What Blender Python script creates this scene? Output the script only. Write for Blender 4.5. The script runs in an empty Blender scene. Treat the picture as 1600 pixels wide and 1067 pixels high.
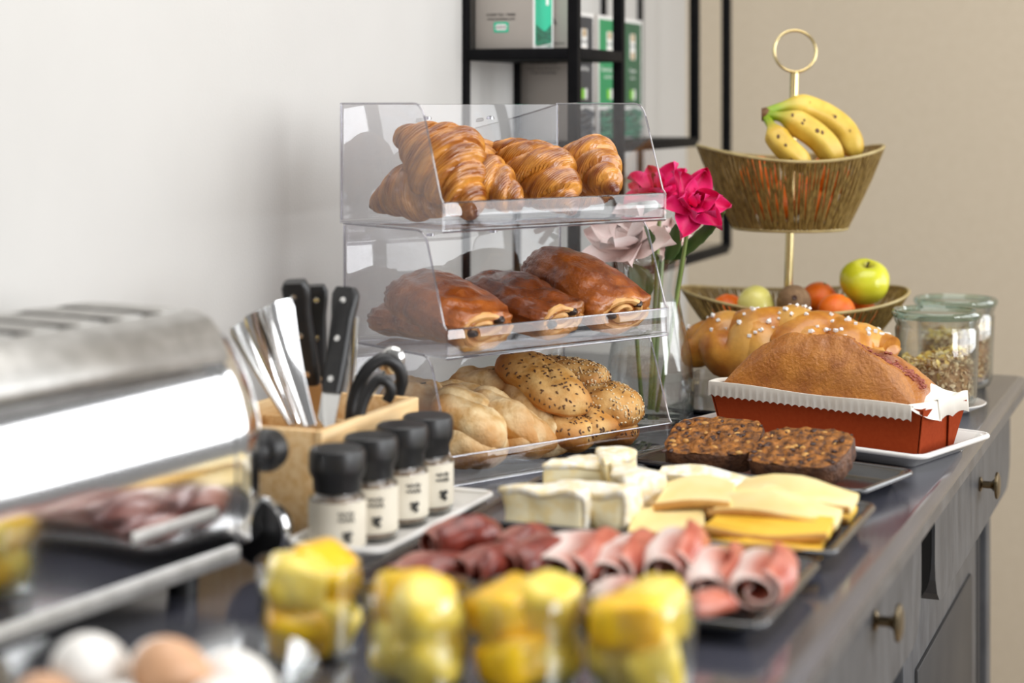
import bpy, bmesh, math, random
from math import sin, cos, pi, radians as R
from mathutils import Vector as V, Matrix, noise

SC = bpy.context.scene
COL = SC.collection
# ------------------------------------------------------------------ camera
CT = 0.90            # worktop height
CAMZ = CT + 0.387    # eye height
FPX = 2786.0         # focal length in pixels of the 1600 px wide frame
cam_d = bpy.data.cameras.new('camera')
cam = bpy.data.objects.new('camera', cam_d)
COL.objects.link(cam)
SC.camera = cam
cam.location = (0, 0, CAMZ)
cam.rotation_euler = (pi/2, 0, 0)
cam_d.sensor_width = 36
cam_d.lens = FPX/1600*36
cam_d.shift_y = -(533.5-165)/1600
cam_d.clip_start = 0.05
cam_d.dof.use_dof = True
cam_d.dof.focus_distance = 2.02
cam_d.dof.aperture_fstop = 2.9
# ------------------------------------------------------------------ world and light
w = bpy.data.worlds.new('world')
SC.world = w
w.use_nodes = True
w.node_tree.nodes['Background'].inputs[0].default_value = (1.0, 0.985, 0.97, 1)
w.node_tree.nodes['Background'].inputs[1].default_value = 0.25


def area(name, loc, target, sx, sy, power, color=(1, 1, 1)):
    d = bpy.data.lights.new(name, 'AREA')
    d.shape = 'RECTANGLE'
    d.size, d.size_y = sx, sy
    d.energy = power
    d.color = color
    o = bpy.data.objects.new(name, d)
    COL.objects.link(o)
    o.location = loc
    o.rotation_euler = (V(target)-V(loc)).to_track_quat('-Z', 'Y').to_euler()
    return o


# the tall windows of the room, on the right of the sideboard
area('window_light', (3.0, 2.95, 1.72), (0.0, 2.95, 1.72), 1.75, 1.65, 36, (0.97, 0.985, 1.0))
area('window_light_second', (3.0, 1.05, 1.72), (0.0, 1.05, 1.72), 1.75, 1.65, 42, (0.97, 0.985, 1.0))
area('window_light_third', (3.0, -0.95, 1.72), (0.0, -0.95, 1.72), 1.75, 1.65, 98, (0.97, 0.985, 1.0))
area('overhead_fill', (0.55, 1.30, 2.75), (0.55, 1.30, 0.0), 1.8, 1.8, 36, (1.0, 0.98, 0.95))  # added overhead fill in place of ceiling bounce, lifts upward faces
SC.view_settings.view_transform = 'Standard'
SC.view_settings.look = 'None'
SC.view_settings.gamma = 1
SC.view_settings.use_curve_mapping = False
SC.view_settings.exposure = 0.0
SC.cycles.transparent_max_bounces = 40
SC.cycles.max_bounces = 14
SC.cycles.sample_clamp_indirect = 6.0

# ------------------------------------------------------------------ frames of reference
TH = R(22)                                   # heading of the sideboard
DV = V((sin(TH), cos(TH), 0))                # along the sideboard
NV = V((cos(TH), -sin(TH), 0))               # out of the wall
RZ = -TH


def uv(u, v, z=0.0):
    return DV*u + NV*v + V((0, 0, CT+z))


def on(x, y, h=0.0):
    """point on the plane h above the worktop, seen in the photo at x, y"""
    Y = (CAMZ-CT-h)*FPX/(y-165)
    return V(((x-800)/FPX*Y, Y, CT+h))


def at(x, y, Y):
    return V(((x-800)/FPX*Y, Y, CAMZ-(y-165)/FPX*Y))


# ------------------------------------------------------------------ materials
def mat(name, c1, c2=None, rough=0.5, metal=0.0, nscale=20, stretch=(1, 1, 1), bump=0.0, bscale=None, spec=0.5,
        coat=0.0, bake=None, detail=4, lo=0.35, hi=0.65, sss=0.0, trans=0.0, rvar=0.0):
    m = bpy.data.materials.new(name)
    m.use_nodes = True
    nt = m.node_tree
    n, L = nt.nodes, nt.links
    b = n['Principled BSDF']
    b.inputs['Roughness'].default_value = rough
    b.inputs['Metallic'].default_value = metal
    b.inputs['Specular IOR Level'].default_value = spec
    b.inputs['Coat Weight'].default_value = coat
    b.inputs['Coat Roughness'].default_value = 0.12
    if sss:
        b.inputs['Subsurface Weight'].default_value = sss
        b.inputs['Subsurface Radius'].default_value = (0.02, 0.012, 0.006)
        b.inputs['Subsurface Scale'].default_value = 0.3
    b.inputs['Base Color'].default_value = (*c1, 1)
    tc = n.new('ShaderNodeTexCoord')
    mp = n.new('ShaderNodeMapping')
    mp.inputs['Scale'].default_value = stretch
    L.new(tc.outputs['Object'], mp.inputs[0])
    col = None
    nz = n.new('ShaderNodeTexNoise')
    nz.inputs['Scale'].default_value = nscale
    nz.inputs['Detail'].default_value = detail
    L.new(mp.outputs[0], nz.inputs['Vector'])
    if c2 is not None:
        rp = n.new('ShaderNodeValToRGB')
        rp.color_ramp.elements[0].position = lo
        rp.color_ramp.elements[1].position = hi
        rp.color_ramp.elements[0].color = (*c1, 1)
        rp.color_ramp.elements[1].color = (*c2, 1)
        L.new(nz.outputs[0], rp.inputs[0])
        col = rp.outputs[0]
    if bake is not None:                      # a second colour carried by the mesh (crust, fat, ripeness)
        at_ = n.new('ShaderNodeAttribute')
        at_.attribute_name = 'bake'
        mx = n.new('ShaderNodeMix')
        mx.data_type = 'RGBA'
        if col is not None:
            L.new(col, mx.inputs[6])
        else:
            mx.inputs[6].default_value = (*c1, 1)
        mx.inputs[7].default_value = (*bake, 1)
        L.new(at_.outputs['Fac'], mx.inputs[0])
        col = mx.outputs[2]
    if col is not None:
        L.new(col, b.inputs['Base Color'])
    if rvar:
        mr = n.new('ShaderNodeMapRange')
        mr.inputs[3].default_value = max(0.02, rough-rvar)
        mr.inputs[4].default_value = rough+rvar
        L.new(nz.outputs[0], mr.inputs[0])
        L.new(mr.outputs[0], b.inputs['Roughness'])
    if bump:
        bz = n.new('ShaderNodeTexNoise')
        bz.inputs['Scale'].default_value = bscale or nscale
        bz.inputs['Detail'].default_value = 5
        L.new(mp.outputs[0], bz.inputs['Vector'])
        bp = n.new('ShaderNodeBump')
        bp.inputs['Strength'].default_value = bump
        bp.inputs['Distance'].default_value = 0.003
        L.new(bz.outputs[0], bp.inputs['Height'])
        L.new(bp.outputs[0], b.inputs['Normal'])
    return m


def glass(name, tint=(1, 1, 1), edge=(0.7, 0.74, 0.8), refl=0.05, rough=0.01, power=4.0):
    """thin clear sheet: lets light straight through, reflects by angle, takes its tint edge-on"""
    m = bpy.data.materials.new(name)
    m.use_nodes = True
    nt = m.node_tree
    n, L = nt.nodes, nt.links
    n.remove(n['Principled BSDF'])
    out = n['Material Output']
    lw = n.new('ShaderNodeLayerWeight')
    lw.inputs[0].default_value = 0.5
    pw = n.new('ShaderNodeMath')
    pw.operation = 'POWER'
    L.new(lw.outputs['Facing'], pw.inputs[0])
    pw.inputs[1].default_value = power
    ml = n.new('ShaderNodeMath')
    ml.operation = 'MULTIPLY_ADD'
    L.new(pw.outputs[0], ml.inputs[0])
    ml.inputs[1].default_value = 0.9
    ml.inputs[2].default_value = refl
    mx = n.new('ShaderNodeMix')
    mx.data_type = 'RGBA'
    L.new(pw.outputs[0], mx.inputs[0])
    mx.inputs[6].default_value = (*tint, 1)
    mx.inputs[7].default_value = (*edge, 1)
    tr = n.new('ShaderNodeBsdfTransparent')
    L.new(mx.outputs[2], tr.inputs[0])
    gl = n.new('ShaderNodeBsdfGlossy')
    gl.inputs['Roughness'].default_value = rough
    ms = n.new('ShaderNodeMixShader')
    L.new(ml.outputs[0], ms.inputs[0])
    L.new(tr.outputs[0], ms.inputs[1])
    L.new(gl.outputs[0], ms.inputs[2])
    L.new(ms.outputs[0], out.inputs[0])
    return m


M = {}
M['wall_white'] = mat('wall_white', (0.57, 0.56, 0.54), (0.59, 0.58, 0.56), rough=0.85, nscale=6, bump=0.06, bscale=260, spec=0.2)
M['wall_beige'] = mat('wall_beige', (0.66, 0.57, 0.44), (0.68, 0.59, 0.46), rough=0.9, nscale=60, bump=0.06, bscale=300, spec=0.2)
M['floor'] = mat('floor_wood', (0.30, 0.22, 0.15), (0.38, 0.29, 0.2), rough=0.5, nscale=8, stretch=(8, 1, 1))
M['worktop'] = mat('worktop', (0.052, 0.053, 0.070), (0.068, 0.069, 0.090), rough=0.14, nscale=9, bump=0.02, bscale=90, spec=0.75, rvar=0.05, coat=0.35)
M['worn'] = mat('worktop_edge', (0.055, 0.056, 0.066), (0.11, 0.113, 0.125), rough=0.30, nscale=30, bump=0.1, bscale=120, spec=0.7)
M['cabinet'] = mat('cabinet_paint', (0.055, 0.058, 0.066), (0.095, 0.099, 0.108), rough=0.40, nscale=14, stretch=(1, 3, 1), bump=0.08, bscale=70)
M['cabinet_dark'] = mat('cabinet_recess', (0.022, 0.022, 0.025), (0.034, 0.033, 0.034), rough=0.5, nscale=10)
M['void_black'] = mat('matte_black', (0.004, 0.004, 0.004), rough=0.9, spec=0.02)
M['brass_old'] = mat('aged_brass', (0.30, 0.23, 0.13), (0.20, 0.15, 0.09), rough=0.3, metal=1.0, nscale=40)
M['brass'] = mat('brass', (0.78, 0.62, 0.30), (0.85, 0.70, 0.38), rough=0.22, metal=1.0, nscale=15)
M['black_metal'] = mat('black_metal', (0.005, 0.005, 0.006), (0.007, 0.007, 0.008), rough=0.6, nscale=50, spec=0.08)
M['chrome'] = mat('chrome', (0.80, 0.80, 0.81), (0.84, 0.84, 0.84), rough=0.10, metal=1.0, nscale=8)
M['steel'] = mat('steel', (0.70, 0.70, 0.69), (0.78, 0.78, 0.77), rough=0.2, metal=1.0, nscale=20)
M['satin'] = mat('satin_aluminium', (0.42, 0.41, 0.39), (0.52, 0.51, 0.49), rough=0.5, metal=1.0, nscale=60)
M['black_plastic'] = mat('black_plastic', (0.012, 0.012, 0.013), (0.018, 0.018, 0.019), rough=0.38, nscale=90, bump=0.05, bscale=300)
M['slot_shade'] = mat('toaster_slot_shade', (0.012, 0.010, 0.009), (0.02, 0.017, 0.014), rough=0.9, nscale=20, spec=0.02)  # dark colour stands for the shade down in the slots
M['wood'] = mat('pale_wood', (0.70, 0.43, 0.18), (0.84, 0.61, 0.33), rough=0.45, nscale=9, stretch=(14, 1.2, 14), bump=0.05, bscale=40)
M['porcelain'] = mat('white_porcelain', (0.80, 0.79, 0.77), (0.83, 0.82, 0.80), rough=0.15, nscale=5, coat=0.3)
M['black_tray'] = mat('black_tray', (0.010, 0.011, 0.014), (0.016, 0.017, 0.021), rough=0.16, nscale=25, spec=0.8, coat=0.9)
M['acrylic'] = glass('acrylic', (0.955, 0.957, 0.965), (0.60, 0.58, 0.68), 0.075, 0.015, 3.2)
M['acrylic_edge'] = glass('acrylic_edge', (0.78, 0.77, 0.82), (0.55, 0.53, 0.62), 0.22, 0.06, 2.0)
M['glass'] = glass('clear_glass', (0.985, 0.99, 0.985), (0.62, 0.68, 0.66), 0.06, 0.01, 2.4)
M['green_glass'] = glass('green_glass', (0.86, 0.95, 0.91), (0.30, 0.52, 0.44), 0.06, 0.02, 2.2)
M['crust'] = mat('croissant_crust', (0.27, 0.065, 0.005), (0.76, 0.34, 0.055), rough=0.30, nscale=55, stretch=(3.2, 0.6, 0.6), bump=0.35, bscale=95, bake=(0.13, 0.022, 0.003), coat=0.35, lo=0.30, hi=0.68)
M['pain'] = mat('chocolate_pastry_crust', (0.13, 0.020, 0.002), (0.50, 0.135, 0.014), rough=0.28, nscale=48, bump=0.5, bscale=200, bake=(0.70, 0.34, 0.08), coat=0.4, lo=0.25, hi=0.78)
M['pain_dark'] = mat('dark_pastry_crust', (0.060, 0.010, 0.002), (0.30, 0.070, 0.010), rough=0.26, nscale=48, bump=0.5, bscale=200, bake=(0.66, 0.31, 0.07), coat=0.45, lo=0.25, hi=0.78)
M['dough'] = mat('pastry_inside', (0.72, 0.42, 0.15), (0.58, 0.26, 0.07), rough=0.5, nscale=60, bump=0.2, bscale=120)
M['chocolate'] = mat('dark_chocolate', (0.018, 0.008, 0.006), (0.03, 0.014, 0.010), rough=0.3, nscale=40)
M['roll'] = mat('bread_roll_crust', (0.58, 0.35, 0.125), (0.84, 0.66, 0.38), rough=0.65, nscale=55, bump=0.45, bscale=240, bake=(0.48, 0.20, 0.035), lo=0.36, hi=0.60)
M['roll_seeded'] = mat('seeded_roll_crust', (0.60, 0.29, 0.06), (0.78, 0.50, 0.19), rough=0.6, nscale=50, bump=0.35, bscale=190, bake=(0.46, 0.17, 0.025), lo=0.36, hi=0.64)
M['seed_dark'] = mat('dark_seeds', (0.08, 0.035, 0.015), (0.17, 0.08, 0.03), rough=0.5, nscale=200)
M['seed_pale'] = mat('sesame_seeds', (0.80, 0.66, 0.42), (0.70, 0.52, 0.28), rough=0.5, nscale=200)
M['brioche'] = mat('brioche_crust', (0.40, 0.125, 0.010), (0.66, 0.29, 0.035), rough=0.36, nscale=40, bump=0.22, bscale=150, bake=(0.80, 0.50, 0.13), coat=0.25)
M['sugar'] = mat('pearl_sugar', (0.90, 0.88, 0.84), (0.95, 0.94, 0.92), rough=0.4, nscale=50, sss=0.2)
M['cake'] = mat('cake_crust', (0.30, 0.085, 0.008), (0.58, 0.225, 0.028), rough=0.38, nscale=45, bump=0.8, bscale=260, detail=7, bake=(0.20, 0.025, 0.02), coat=0.4, lo=0.24, hi=0.76)
M['jam'] = mat('baked_jam_crack', (0.30, 0.05, 0.035), (0.42, 0.12, 0.07), rough=0.25, nscale=160, bump=0.9, bscale=300, coat=0.4)
M['mould'] = mat('terracotta_paper', (0.27, 0.034, 0.005), (0.30, 0.041, 0.007), rough=0.85, nscale=220, bump=0.03, bscale=300, spec=0.15)
M['paper'] = mat('white_baking_paper', (0.86, 0.82, 0.74), (0.90, 0.87, 0.80), rough=0.55, nscale=30, bump=0.05, bscale=60)
M['fruitcake'] = mat('fruitcake_crumb', (0.040, 0.011, 0.003), (0.50, 0.185, 0.026), rough=0.45, nscale=130, bump=1.0, bscale=260, detail=6, lo=0.32, hi=0.70)
M['fruitcake_crust'] = mat('fruitcake_crust', (0.06, 0.022, 0.010), (0.17, 0.07, 0.03), rough=0.55, nscale=90, bump=0.8, bscale=220)
M['raisin'] = mat('raisins', (0.030, 0.010, 0.006), (0.06, 0.02, 0.01), rough=0.4, nscale=100)
M['nut'] = mat('nut_pieces', (0.50, 0.23, 0.05), (0.62, 0.34, 0.09), rough=0.5, nscale=100)
M['brie'] = mat('soft_cheese_rind', (0.84, 0.70, 0.42), (0.90, 0.86, 0.76), rough=0.6, nscale=90, bump=0.4, bscale=200, bake=(0.85, 0.62, 0.26), lo=0.42, hi=0.58)
M['brie_in'] = mat('soft_cheese_paste', (0.93, 0.76, 0.40), (0.96, 0.86, 0.58), rough=0.55, nscale=70, spec=0.2, lo=0.42, hi=0.58)
M['cheese'] = mat('hard_cheese', (0.86, 0.66, 0.27), (0.90, 0.74, 0.38), rough=0.45, nscale=30, sss=0.1)
M['cheese_orange'] = mat('yellow_cheese', (0.86, 0.49, 0.035), (0.90, 0.57, 0.07), rough=0.42, nscale=30, sss=0.1)
M['cheese_rind'] = mat('cheese_rind', (0.50, 0.24, 0.06), (0.62, 0.34, 0.10), rough=0.55, nscale=40)
M['ham'] = mat('cooked_ham', (0.40, 0.065, 0.035), (0.62, 0.19, 0.12), rough=0.35, nscale=50, stretch=(1, 3, 1), bake=(0.90, 0.74, 0.69), coat=0.2, sss=0.06)
M['cured'] = mat('cured_ham', (0.11, 0.010, 0.006), (0.29, 0.05, 0.03), rough=0.33, nscale=60, stretch=(1, 3, 1), bake=(0.62, 0.30, 0.24), coat=0.25, sss=0.05)
M['mango'] = mat('mango', (0.93, 0.50, 0.006), (0.96, 0.62, 0.012), rough=0.3, nscale=30, coat=0.2, sss=0.2)
M['pineapple'] = mat('pineapple', (0.93, 0.68, 0.07), (0.95, 0.77, 0.18), rough=0.32, nscale=50, coat=0.2, sss=0.2)
M['kiwi_flesh'] = mat('green_fruit', (0.72, 0.60, 0.10), (0.80, 0.70, 0.20), rough=0.32, nscale=50, sss=0.2)
M['egg_brown'] = mat('brown_eggshell', (0.60, 0.33, 0.18), (0.66, 0.38, 0.22), rough=0.45, nscale=60)
M['egg_white'] = mat('white_eggshell', (0.86, 0.83, 0.78), (0.89, 0.87, 0.83), rough=0.4, nscale=60)
M['banana'] = mat('banana_skin', (0.62, 0.39, 0.045), (0.76, 0.54, 0.10), rough=0.42, nscale=35, bake=(0.22, 0.34, 0.010))
M['brown_spot'] = mat('banana_spot', (0.10, 0.045, 0.015), (0.16, 0.07, 0.02), rough=0.6, nscale=60)
M['apple'] = mat('green_apple_skin', (0.60, 0.62, 0.02), (0.74, 0.72, 0.05), rough=0.26, nscale=25, coat=0.3, bake=(0.25, 0.20, 0.03))
M['apple_pale'] = mat('yellow_apple_skin', (0.66, 0.60, 0.13), (0.72, 0.66, 0.20), rough=0.32, nscale=9, coat=0.2, bake=(0.25, 0.20, 0.05))
M['orange'] = mat('mandarin_peel', (0.82, 0.13, 0.004), (0.88, 0.19, 0.008), rough=0.4, nscale=80, bump=0.25, bscale=400)
M['kiwi'] = mat('kiwi_skin', (0.17, 0.095, 0.045), (0.25, 0.15, 0.075), rough=0.85, nscale=120, bump=0.3, bscale=300)
M['cord'] = mat('gold_paper_cord', (0.15, 0.088, 0.018), (0.30, 0.20, 0.055), rough=0.5, nscale=60, stretch=(4, 4, 1))
M['cord_rim'] = mat('gold_rim', (0.36, 0.27, 0.11), (0.46, 0.36, 0.16), rough=0.42, nscale=60)
M['oat'] = mat('oat_flakes', (0.74, 0.55, 0.30), (0.86, 0.71, 0.46), rough=0.7, nscale=150)
M['grain'] = mat('toasted_grains', (0.30, 0.16, 0.07), (0.50, 0.30, 0.13), rough=0.7, nscale=150)
M['cornflake'] = mat('yellow_flakes', (0.86, 0.60, 0.16), (0.90, 0.70, 0.25), rough=0.6, nscale=90)
M['petal_pink'] = mat('magenta_petal', (0.66, 0.002, 0.10), (0.82, 0.008, 0.17), rough=0.5, nscale=60, bake=(0.90, 0.10, 0.36))
M['petal_pale'] = mat('pale_pink_petal', (0.86, 0.66, 0.63), (0.92, 0.78, 0.74), rough=0.55, nscale=40, bake=(0.95, 0.86, 0.81))
M['leaf'] = mat('dark_leaf', (0.035, 0.085, 0.018), (0.08, 0.14, 0.03), rough=0.4, nscale=25)
M['stem'] = mat('green_stem', (0.16, 0.24, 0.05), (0.22, 0.30, 0.08), rough=0.45, nscale=40)
M['carton'] = mat('grey_carton', (0.44, 0.40, 0.36), (0.46, 0.42, 0.38), rough=0.55, nscale=20)
M['carton_white'] = mat('white_carton_edge', (0.82, 0.81, 0.79), (0.84, 0.83, 0.81), rough=0.5, nscale=20)
M['mint'] = mat('mint_print', (0.02, 0.52, 0.30), (0.03, 0.55, 0.33), rough=0.4, nscale=20)
M['green_print'] = mat('green_print', (0.015, 0.26, 0.095), (0.02, 0.28, 0.11), rough=0.4, nscale=20)
M['dark_green_print'] = mat('dark_green_print', (0.022, 0.10, 0.05), (0.028, 0.115, 0.06), rough=0.4, nscale=20)
M['navy_print'] = mat('charcoal_print', (0.030, 0.036, 0.048), (0.036, 0.042, 0.055), rough=0.4, nscale=20)
M['lime_print'] = mat('lime_print', (0.22, 0.62, 0.03), (0.26, 0.66, 0.04), rough=0.4, nscale=20)
M['gold_print'] = mat('gold_print', (0.42, 0.24, 0.07), (0.62, 0.48, 0.28), rough=0.35, nscale=160)
M['ink'] = mat('black_ink', (0.02, 0.02, 0.02), rough=0.5)
M['white_ink'] = mat('white_ink', (0.85, 0.85, 0.83), rough=0.5)
M['label'] = mat('cream_label', (0.74, 0.68, 0.56), (0.78, 0.73, 0.62), rough=0.5, nscale=30)
M['spice'] = mat('peppercorns', (0.14, 0.08, 0.05), (0.32, 0.22, 0.14), rough=0.6, nscale=180)
M['foil_green'] = mat('green_sachet', (0.01, 0.09, 0.06), (0.03, 0.26, 0.15), rough=0.3, nscale=40, stretch=(1, 1, 5))
M['foil_navy'] = mat('charcoal_sachet', (0.02, 0.025, 0.035), (0.10, 0.12, 0.15), rough=0.3, nscale=40, stretch=(1, 1, 5))


# ------------------------------------------------------------------ mesh builder
class G:
    def __init__(s):
        s.v, s.f, s.b = [], [], []

    def add(s, vs, fs, bake=None):
        o = len(s.v)
        s.v += [tuple(p) for p in vs]
        s.f += [tuple(i+o for i in f) for f in fs]
        if bake is None:
            bake = [0.0]*len(vs)
        s.b += list(bake)
        return s

    def box(s, c, d, m=None):
        x, y, z = d[0]/2, d[1]/2, d[2]/2
        vs = [V((i*x, j*y, k*z)) for k in (-1, 1) for j in (-1, 1) for i in (-1, 1)]
        if m is not None:
            vs = [m @ p for p in vs]
        c = V(c)
        return s.add([p+c for p in vs], [(0, 2, 3, 1), (4, 5, 7, 6), (0, 1, 5, 4), (2, 6, 7, 3), (0, 4, 6, 2), (1, 3, 7, 5)])

    def loft(s, rings, cap0=True, cap1=True, closed=True, bakes=None, loop=False):
        n = len(rings[0])
        vs = [p for r in rings for p in r]
        fs = []
        m = len(rings)
        for i in range(m if loop else m-1):
            a, b = i*n, ((i+1) % m)*n
            for j in range(n if closed else n-1):
                k = (j+1) % n
                fs.append((a+j, a+k, b+k, b+j))
        if cap0 and not loop:
            fs.append(tuple(reversed(range(n))))
        if cap1 and not loop:
            fs.append(tuple((m-1)*n+j for j in range(n)))
        return s.add(vs, fs, bakes)

    def tube(s, pts, r, n=10, cap=True, sq=None, loop=False, up=None, bakes=None, shape=None):
        pts = [V(p) for p in pts]
        m = len(pts)
        rr = r if isinstance(r, (list, tuple)) else [r]*m
        rings = []
        ref = V(up) if up is not None else None
        prev = None
        for i in range(m):
            if loop:
                t = pts[(i+1) % m]-pts[i-1]
            else:
                t = pts[min(i+1, m-1)]-pts[max(i-1, 0)]
            t.normalize()
            if ref is not None:
                a = ref-t*ref.dot(t)
            elif prev is None:
                h = V((0, 0, 1)) if abs(t.z) < 0.9 else V((1, 0, 0))
                a = h-t*h.dot(t)
            else:
                a = prev-t*prev.dot(t)
            a.normalize()
            prev = a
            b = t.cross(a)
            ring = []
            for j in range(n):
                th = 2*pi*j/n
                k = shape(th) if shape else 1.0
                ca, cb = cos(th)*rr[i]*k, sin(th)*rr[i]*k
                if sq:
                    ca *= sq[0]
                    cb *= sq[1]
                ring.append(pts[i]+a*ca+b*cb)
            rings.append(ring)
        bk = [q for q in bakes for _ in range(n)] if bakes else None
        return s.loft(rings, cap, cap, True, bk, loop)

    def lathe(s, prof, n=40, c=(0, 0, 0), loop=False, bakes=None):
        c = V(c)
        rings = [[c+V((r*cos(2*pi*j/n), r*sin(2*pi*j/n), z)) for j in range(n)] for r, z in prof]
        bk = [q for q in bakes for _ in range(n)] if bakes else None
        return s.loft(rings, prof[0][0] > 1e-6 and not loop, prof[-1][0] > 1e-6 and not loop, True, bk, loop)

    def ell(s, c, r, nu=14, nv=8, m=None):
        c = V(c)
        rings = []
        for i in range(nv+1):
            ph = -pi/2+pi*i/nv
            ring = []
            for j in range(nu):
                th = 2*pi*j/nu
                p = V((r[0]*cos(ph)*cos(th), r[1]*cos(ph)*sin(th), r[2]*sin(ph)))
                ring.append((m @ p if m is not None else p)+c)
            rings.append(ring)
        return s.loft(rings, False, False)

    def sheet(s, fn, nu, nv, bake=None):
        vs, bk = [], []
        for i in range(nu+1):
            for j in range(nv+1):
                vs.append(fn(i/nu, j/nv))
                bk.append(bake(i/nu, j/nv) if bake else 0.0)
        fs = [(i*(nv+1)+j, (i+1)*(nv+1)+j, (i+1)*(nv+1)+j+1, i*(nv+1)+j+1) for i in range(nu) for j in range(nv)]
        return s.add(vs, fs, bk)

    def jitter(s, amp, sc, seed=0):
        off = V((seed*7.31, seed*3.17, seed*1.93))
        s.v = [tuple(V(p)+noise.noise_vector(V(p)*sc+off)*amp) for p in s.v]
        return s

    def mesh(s, name, m, smooth=True, bevel=0.0, bseg=2, angle=40):
        me = bpy.data.meshes.new(name)
        me.from_pydata(s.v, [], s.f)
        if any(s.b):
            a = me.attributes.new('bake', 'FLOAT', 'POINT')
            a.data.foreach_set('value', s.b)
        bm = bmesh.new()
        bm.from_mesh(me)
        bmesh.ops.remove_doubles(bm, verts=bm.verts, dist=1e-6)
        bmesh.ops.recalc_face_normals(bm, faces=bm.faces)
        if bevel:
            bmesh.ops.bevel(bm, geom=[e for e in bm.edges], offset=bevel, segments=bseg, profile=0.5, affect='EDGES', clamp_overlap=True)
        bm.to_mesh(me)
        bm.free()
        if smooth:
            me.polygons.foreach_set('use_smooth', [True]*len(me.polygons))
            me.set_sharp_from_angle(angle=R(angle))
        me.materials.append(m)
        return me

    def obj(s, name, m, parent=None, loc=(0, 0, 0), rot=(0, 0, 0), **k):
        o = bpy.data.objects.new(name, s.mesh(name, m, **k))
        COL.objects.link(o)
        o.location = loc
        o.rotation_euler = rot
        if parent is not None:
            o.parent = parent
        return o


def tag(o, label=None, cat=None, group=None, kind=None):
    if label:
        o['label'] = label
    if cat:
        o['category'] = cat
    if group:
        o['group'] = group
    if kind:
        o['kind'] = kind
    return o


def thing(name, label, cat, loc=(0, 0, 0), rz=0.0, group=None, rot=None):
    o = bpy.data.objects.new(name, None)
    o.empty_display_size = 0.02
    COL.objects.link(o)
    o.location = loc
    o.rotation_euler = rot if rot is not None else (0, 0, rz)
    return tag(o, label, cat, group)


def dup(root, loc, rot, label=None, group=None):
    def cp(o, parent):
        c = o.copy()
        COL.objects.link(c)
        c.parent = parent
        for ch in o.children:
            cp(ch, c)
        return c
    c = cp(root, None)
    c.location = loc
    c.rotation_euler = rot
    return tag(c, label, None, group)


def solid(o, t, off=0.0):
    md = o.modifiers.new('thickness', 'SOLIDIFY')
    md.thickness = t
    md.offset = off
    return o


def subsurf(o, lv=1):
    md = o.modifiers.new('smooth', 'SUBSURF')
    md.levels = md.render_levels = lv
    return o


def text(s, size, parent, loc, rot, m, name='lettering', align='CENTER'):
    c = bpy.data.curves.new(name, 'FONT')
    c.body = s
    c.size = size
    c.align_x = align
    c.align_y = 'CENTER'
    c.extrude = 0.0001
    c.materials.append(m)
    o = bpy.data.objects.new(name, c)
    COL.objects.link(o)
    me = bpy.data.meshes.new_from_object(o.evaluated_get(bpy.context.evaluated_depsgraph_get()))
    bpy.data.objects.remove(o)
    me.materials.clear()
    me.materials.append(m)
    o = bpy.data.objects.new(name, me)
    COL.objects.link(o)
    o.parent = parent
    o.location = loc
    o.rotation_euler = rot
    return tag(o, kind='stuff')


def rr(wx, wy, r, z, n=5, cx=0, cy=0):
    """ring of a rounded rectangle"""
    r = max(min(r, wx/2-1e-4, wy/2-1e-4), 1e-4)
    pts = []
    for q, (sx, sy) in enumerate(((1, 1), (-1, 1), (-1, -1), (1, -1))):
        for k in range(n+1):
            a = pi/2*q+pi/2*k/n
            pts.append(V((cx+sx*(wx/2-r)+r*cos(a), cy+sy*(wy/2-r)+r*sin(a), z)))
    return pts


def tray(name, label, cat, wx, wy, h, loc, rz, m, flare=0.012, rim=0.006, r=0.008, th=0.003, group=None):
    g = G()
    g.loft([rr(wx-2*flare-2*rim-0.004, wy-2*flare-2*rim-0.004, r, 0), rr(wx-2*flare-2*rim, wy-2*flare-2*rim, r, 0.001),
            rr(wx-2*rim, wy-2*rim, r*1.3, h-th), rr(wx, wy, r*1.5, h-th*0.6), rr(wx+0.0006, wy+0.0006, r*1.5, h-th*0.2),
            rr(wx-0.001, wy-0.001, r*1.5, h), rr(wx-2*rim, wy-2*rim, r*1.3, h),
            rr(wx-2*flare-2*rim, wy-2*flare-2*rim, r, th+0.001), rr(wx-2*flare-2*rim-0.006, wy-2*flare-2*rim-0.006, r, th)])
    o = g.obj(name, m, None, loc, (0, 0, rz), angle=50)
    rp = rr(wx-0.004, wy-0.004, r*1.5, h-0.0012, 7)
    G().tube(rp, 0.0030, 10, loop=True, up=(0, 0, 1)).obj('rim', m, o)
    return tag(o, label, cat, group)


# ================================================================== the setting
WV = -0.99                                    # the white wall, v
UE = 3.36                                     # the beige wall, u
CW = DV*UE + NV*WV                            # corner of the two walls
g = G().box((0, 0, 0), (0.1, 5.2, 2.9))
o = g.obj('wall_left', M['wall_white'], None, CW-NV*0.05-DV*2.5+V((0, 0, 1.45)), (0, 0, RZ), smooth=False)
tag(o, kind='structure')
g = G().box((0, 0, 0), (1.7, 0.1, 2.9))
o = g.obj('wall_back', M['wall_beige'], None, CW+NV*0.75+DV*0.05+V((0, 0, 1.45)), (0, 0, RZ), smooth=False)
tag(o, kind='structure')
g = G().box((0, 0, 0), (4.4, 5.2, 0.08))
o = g.obj('floor', M['floor'], None, CW+NV*2.1-DV*2.5+V((0, 0, -0.04)), (0, 0, RZ), smooth=False)
tag(o, kind='structure')

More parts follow.
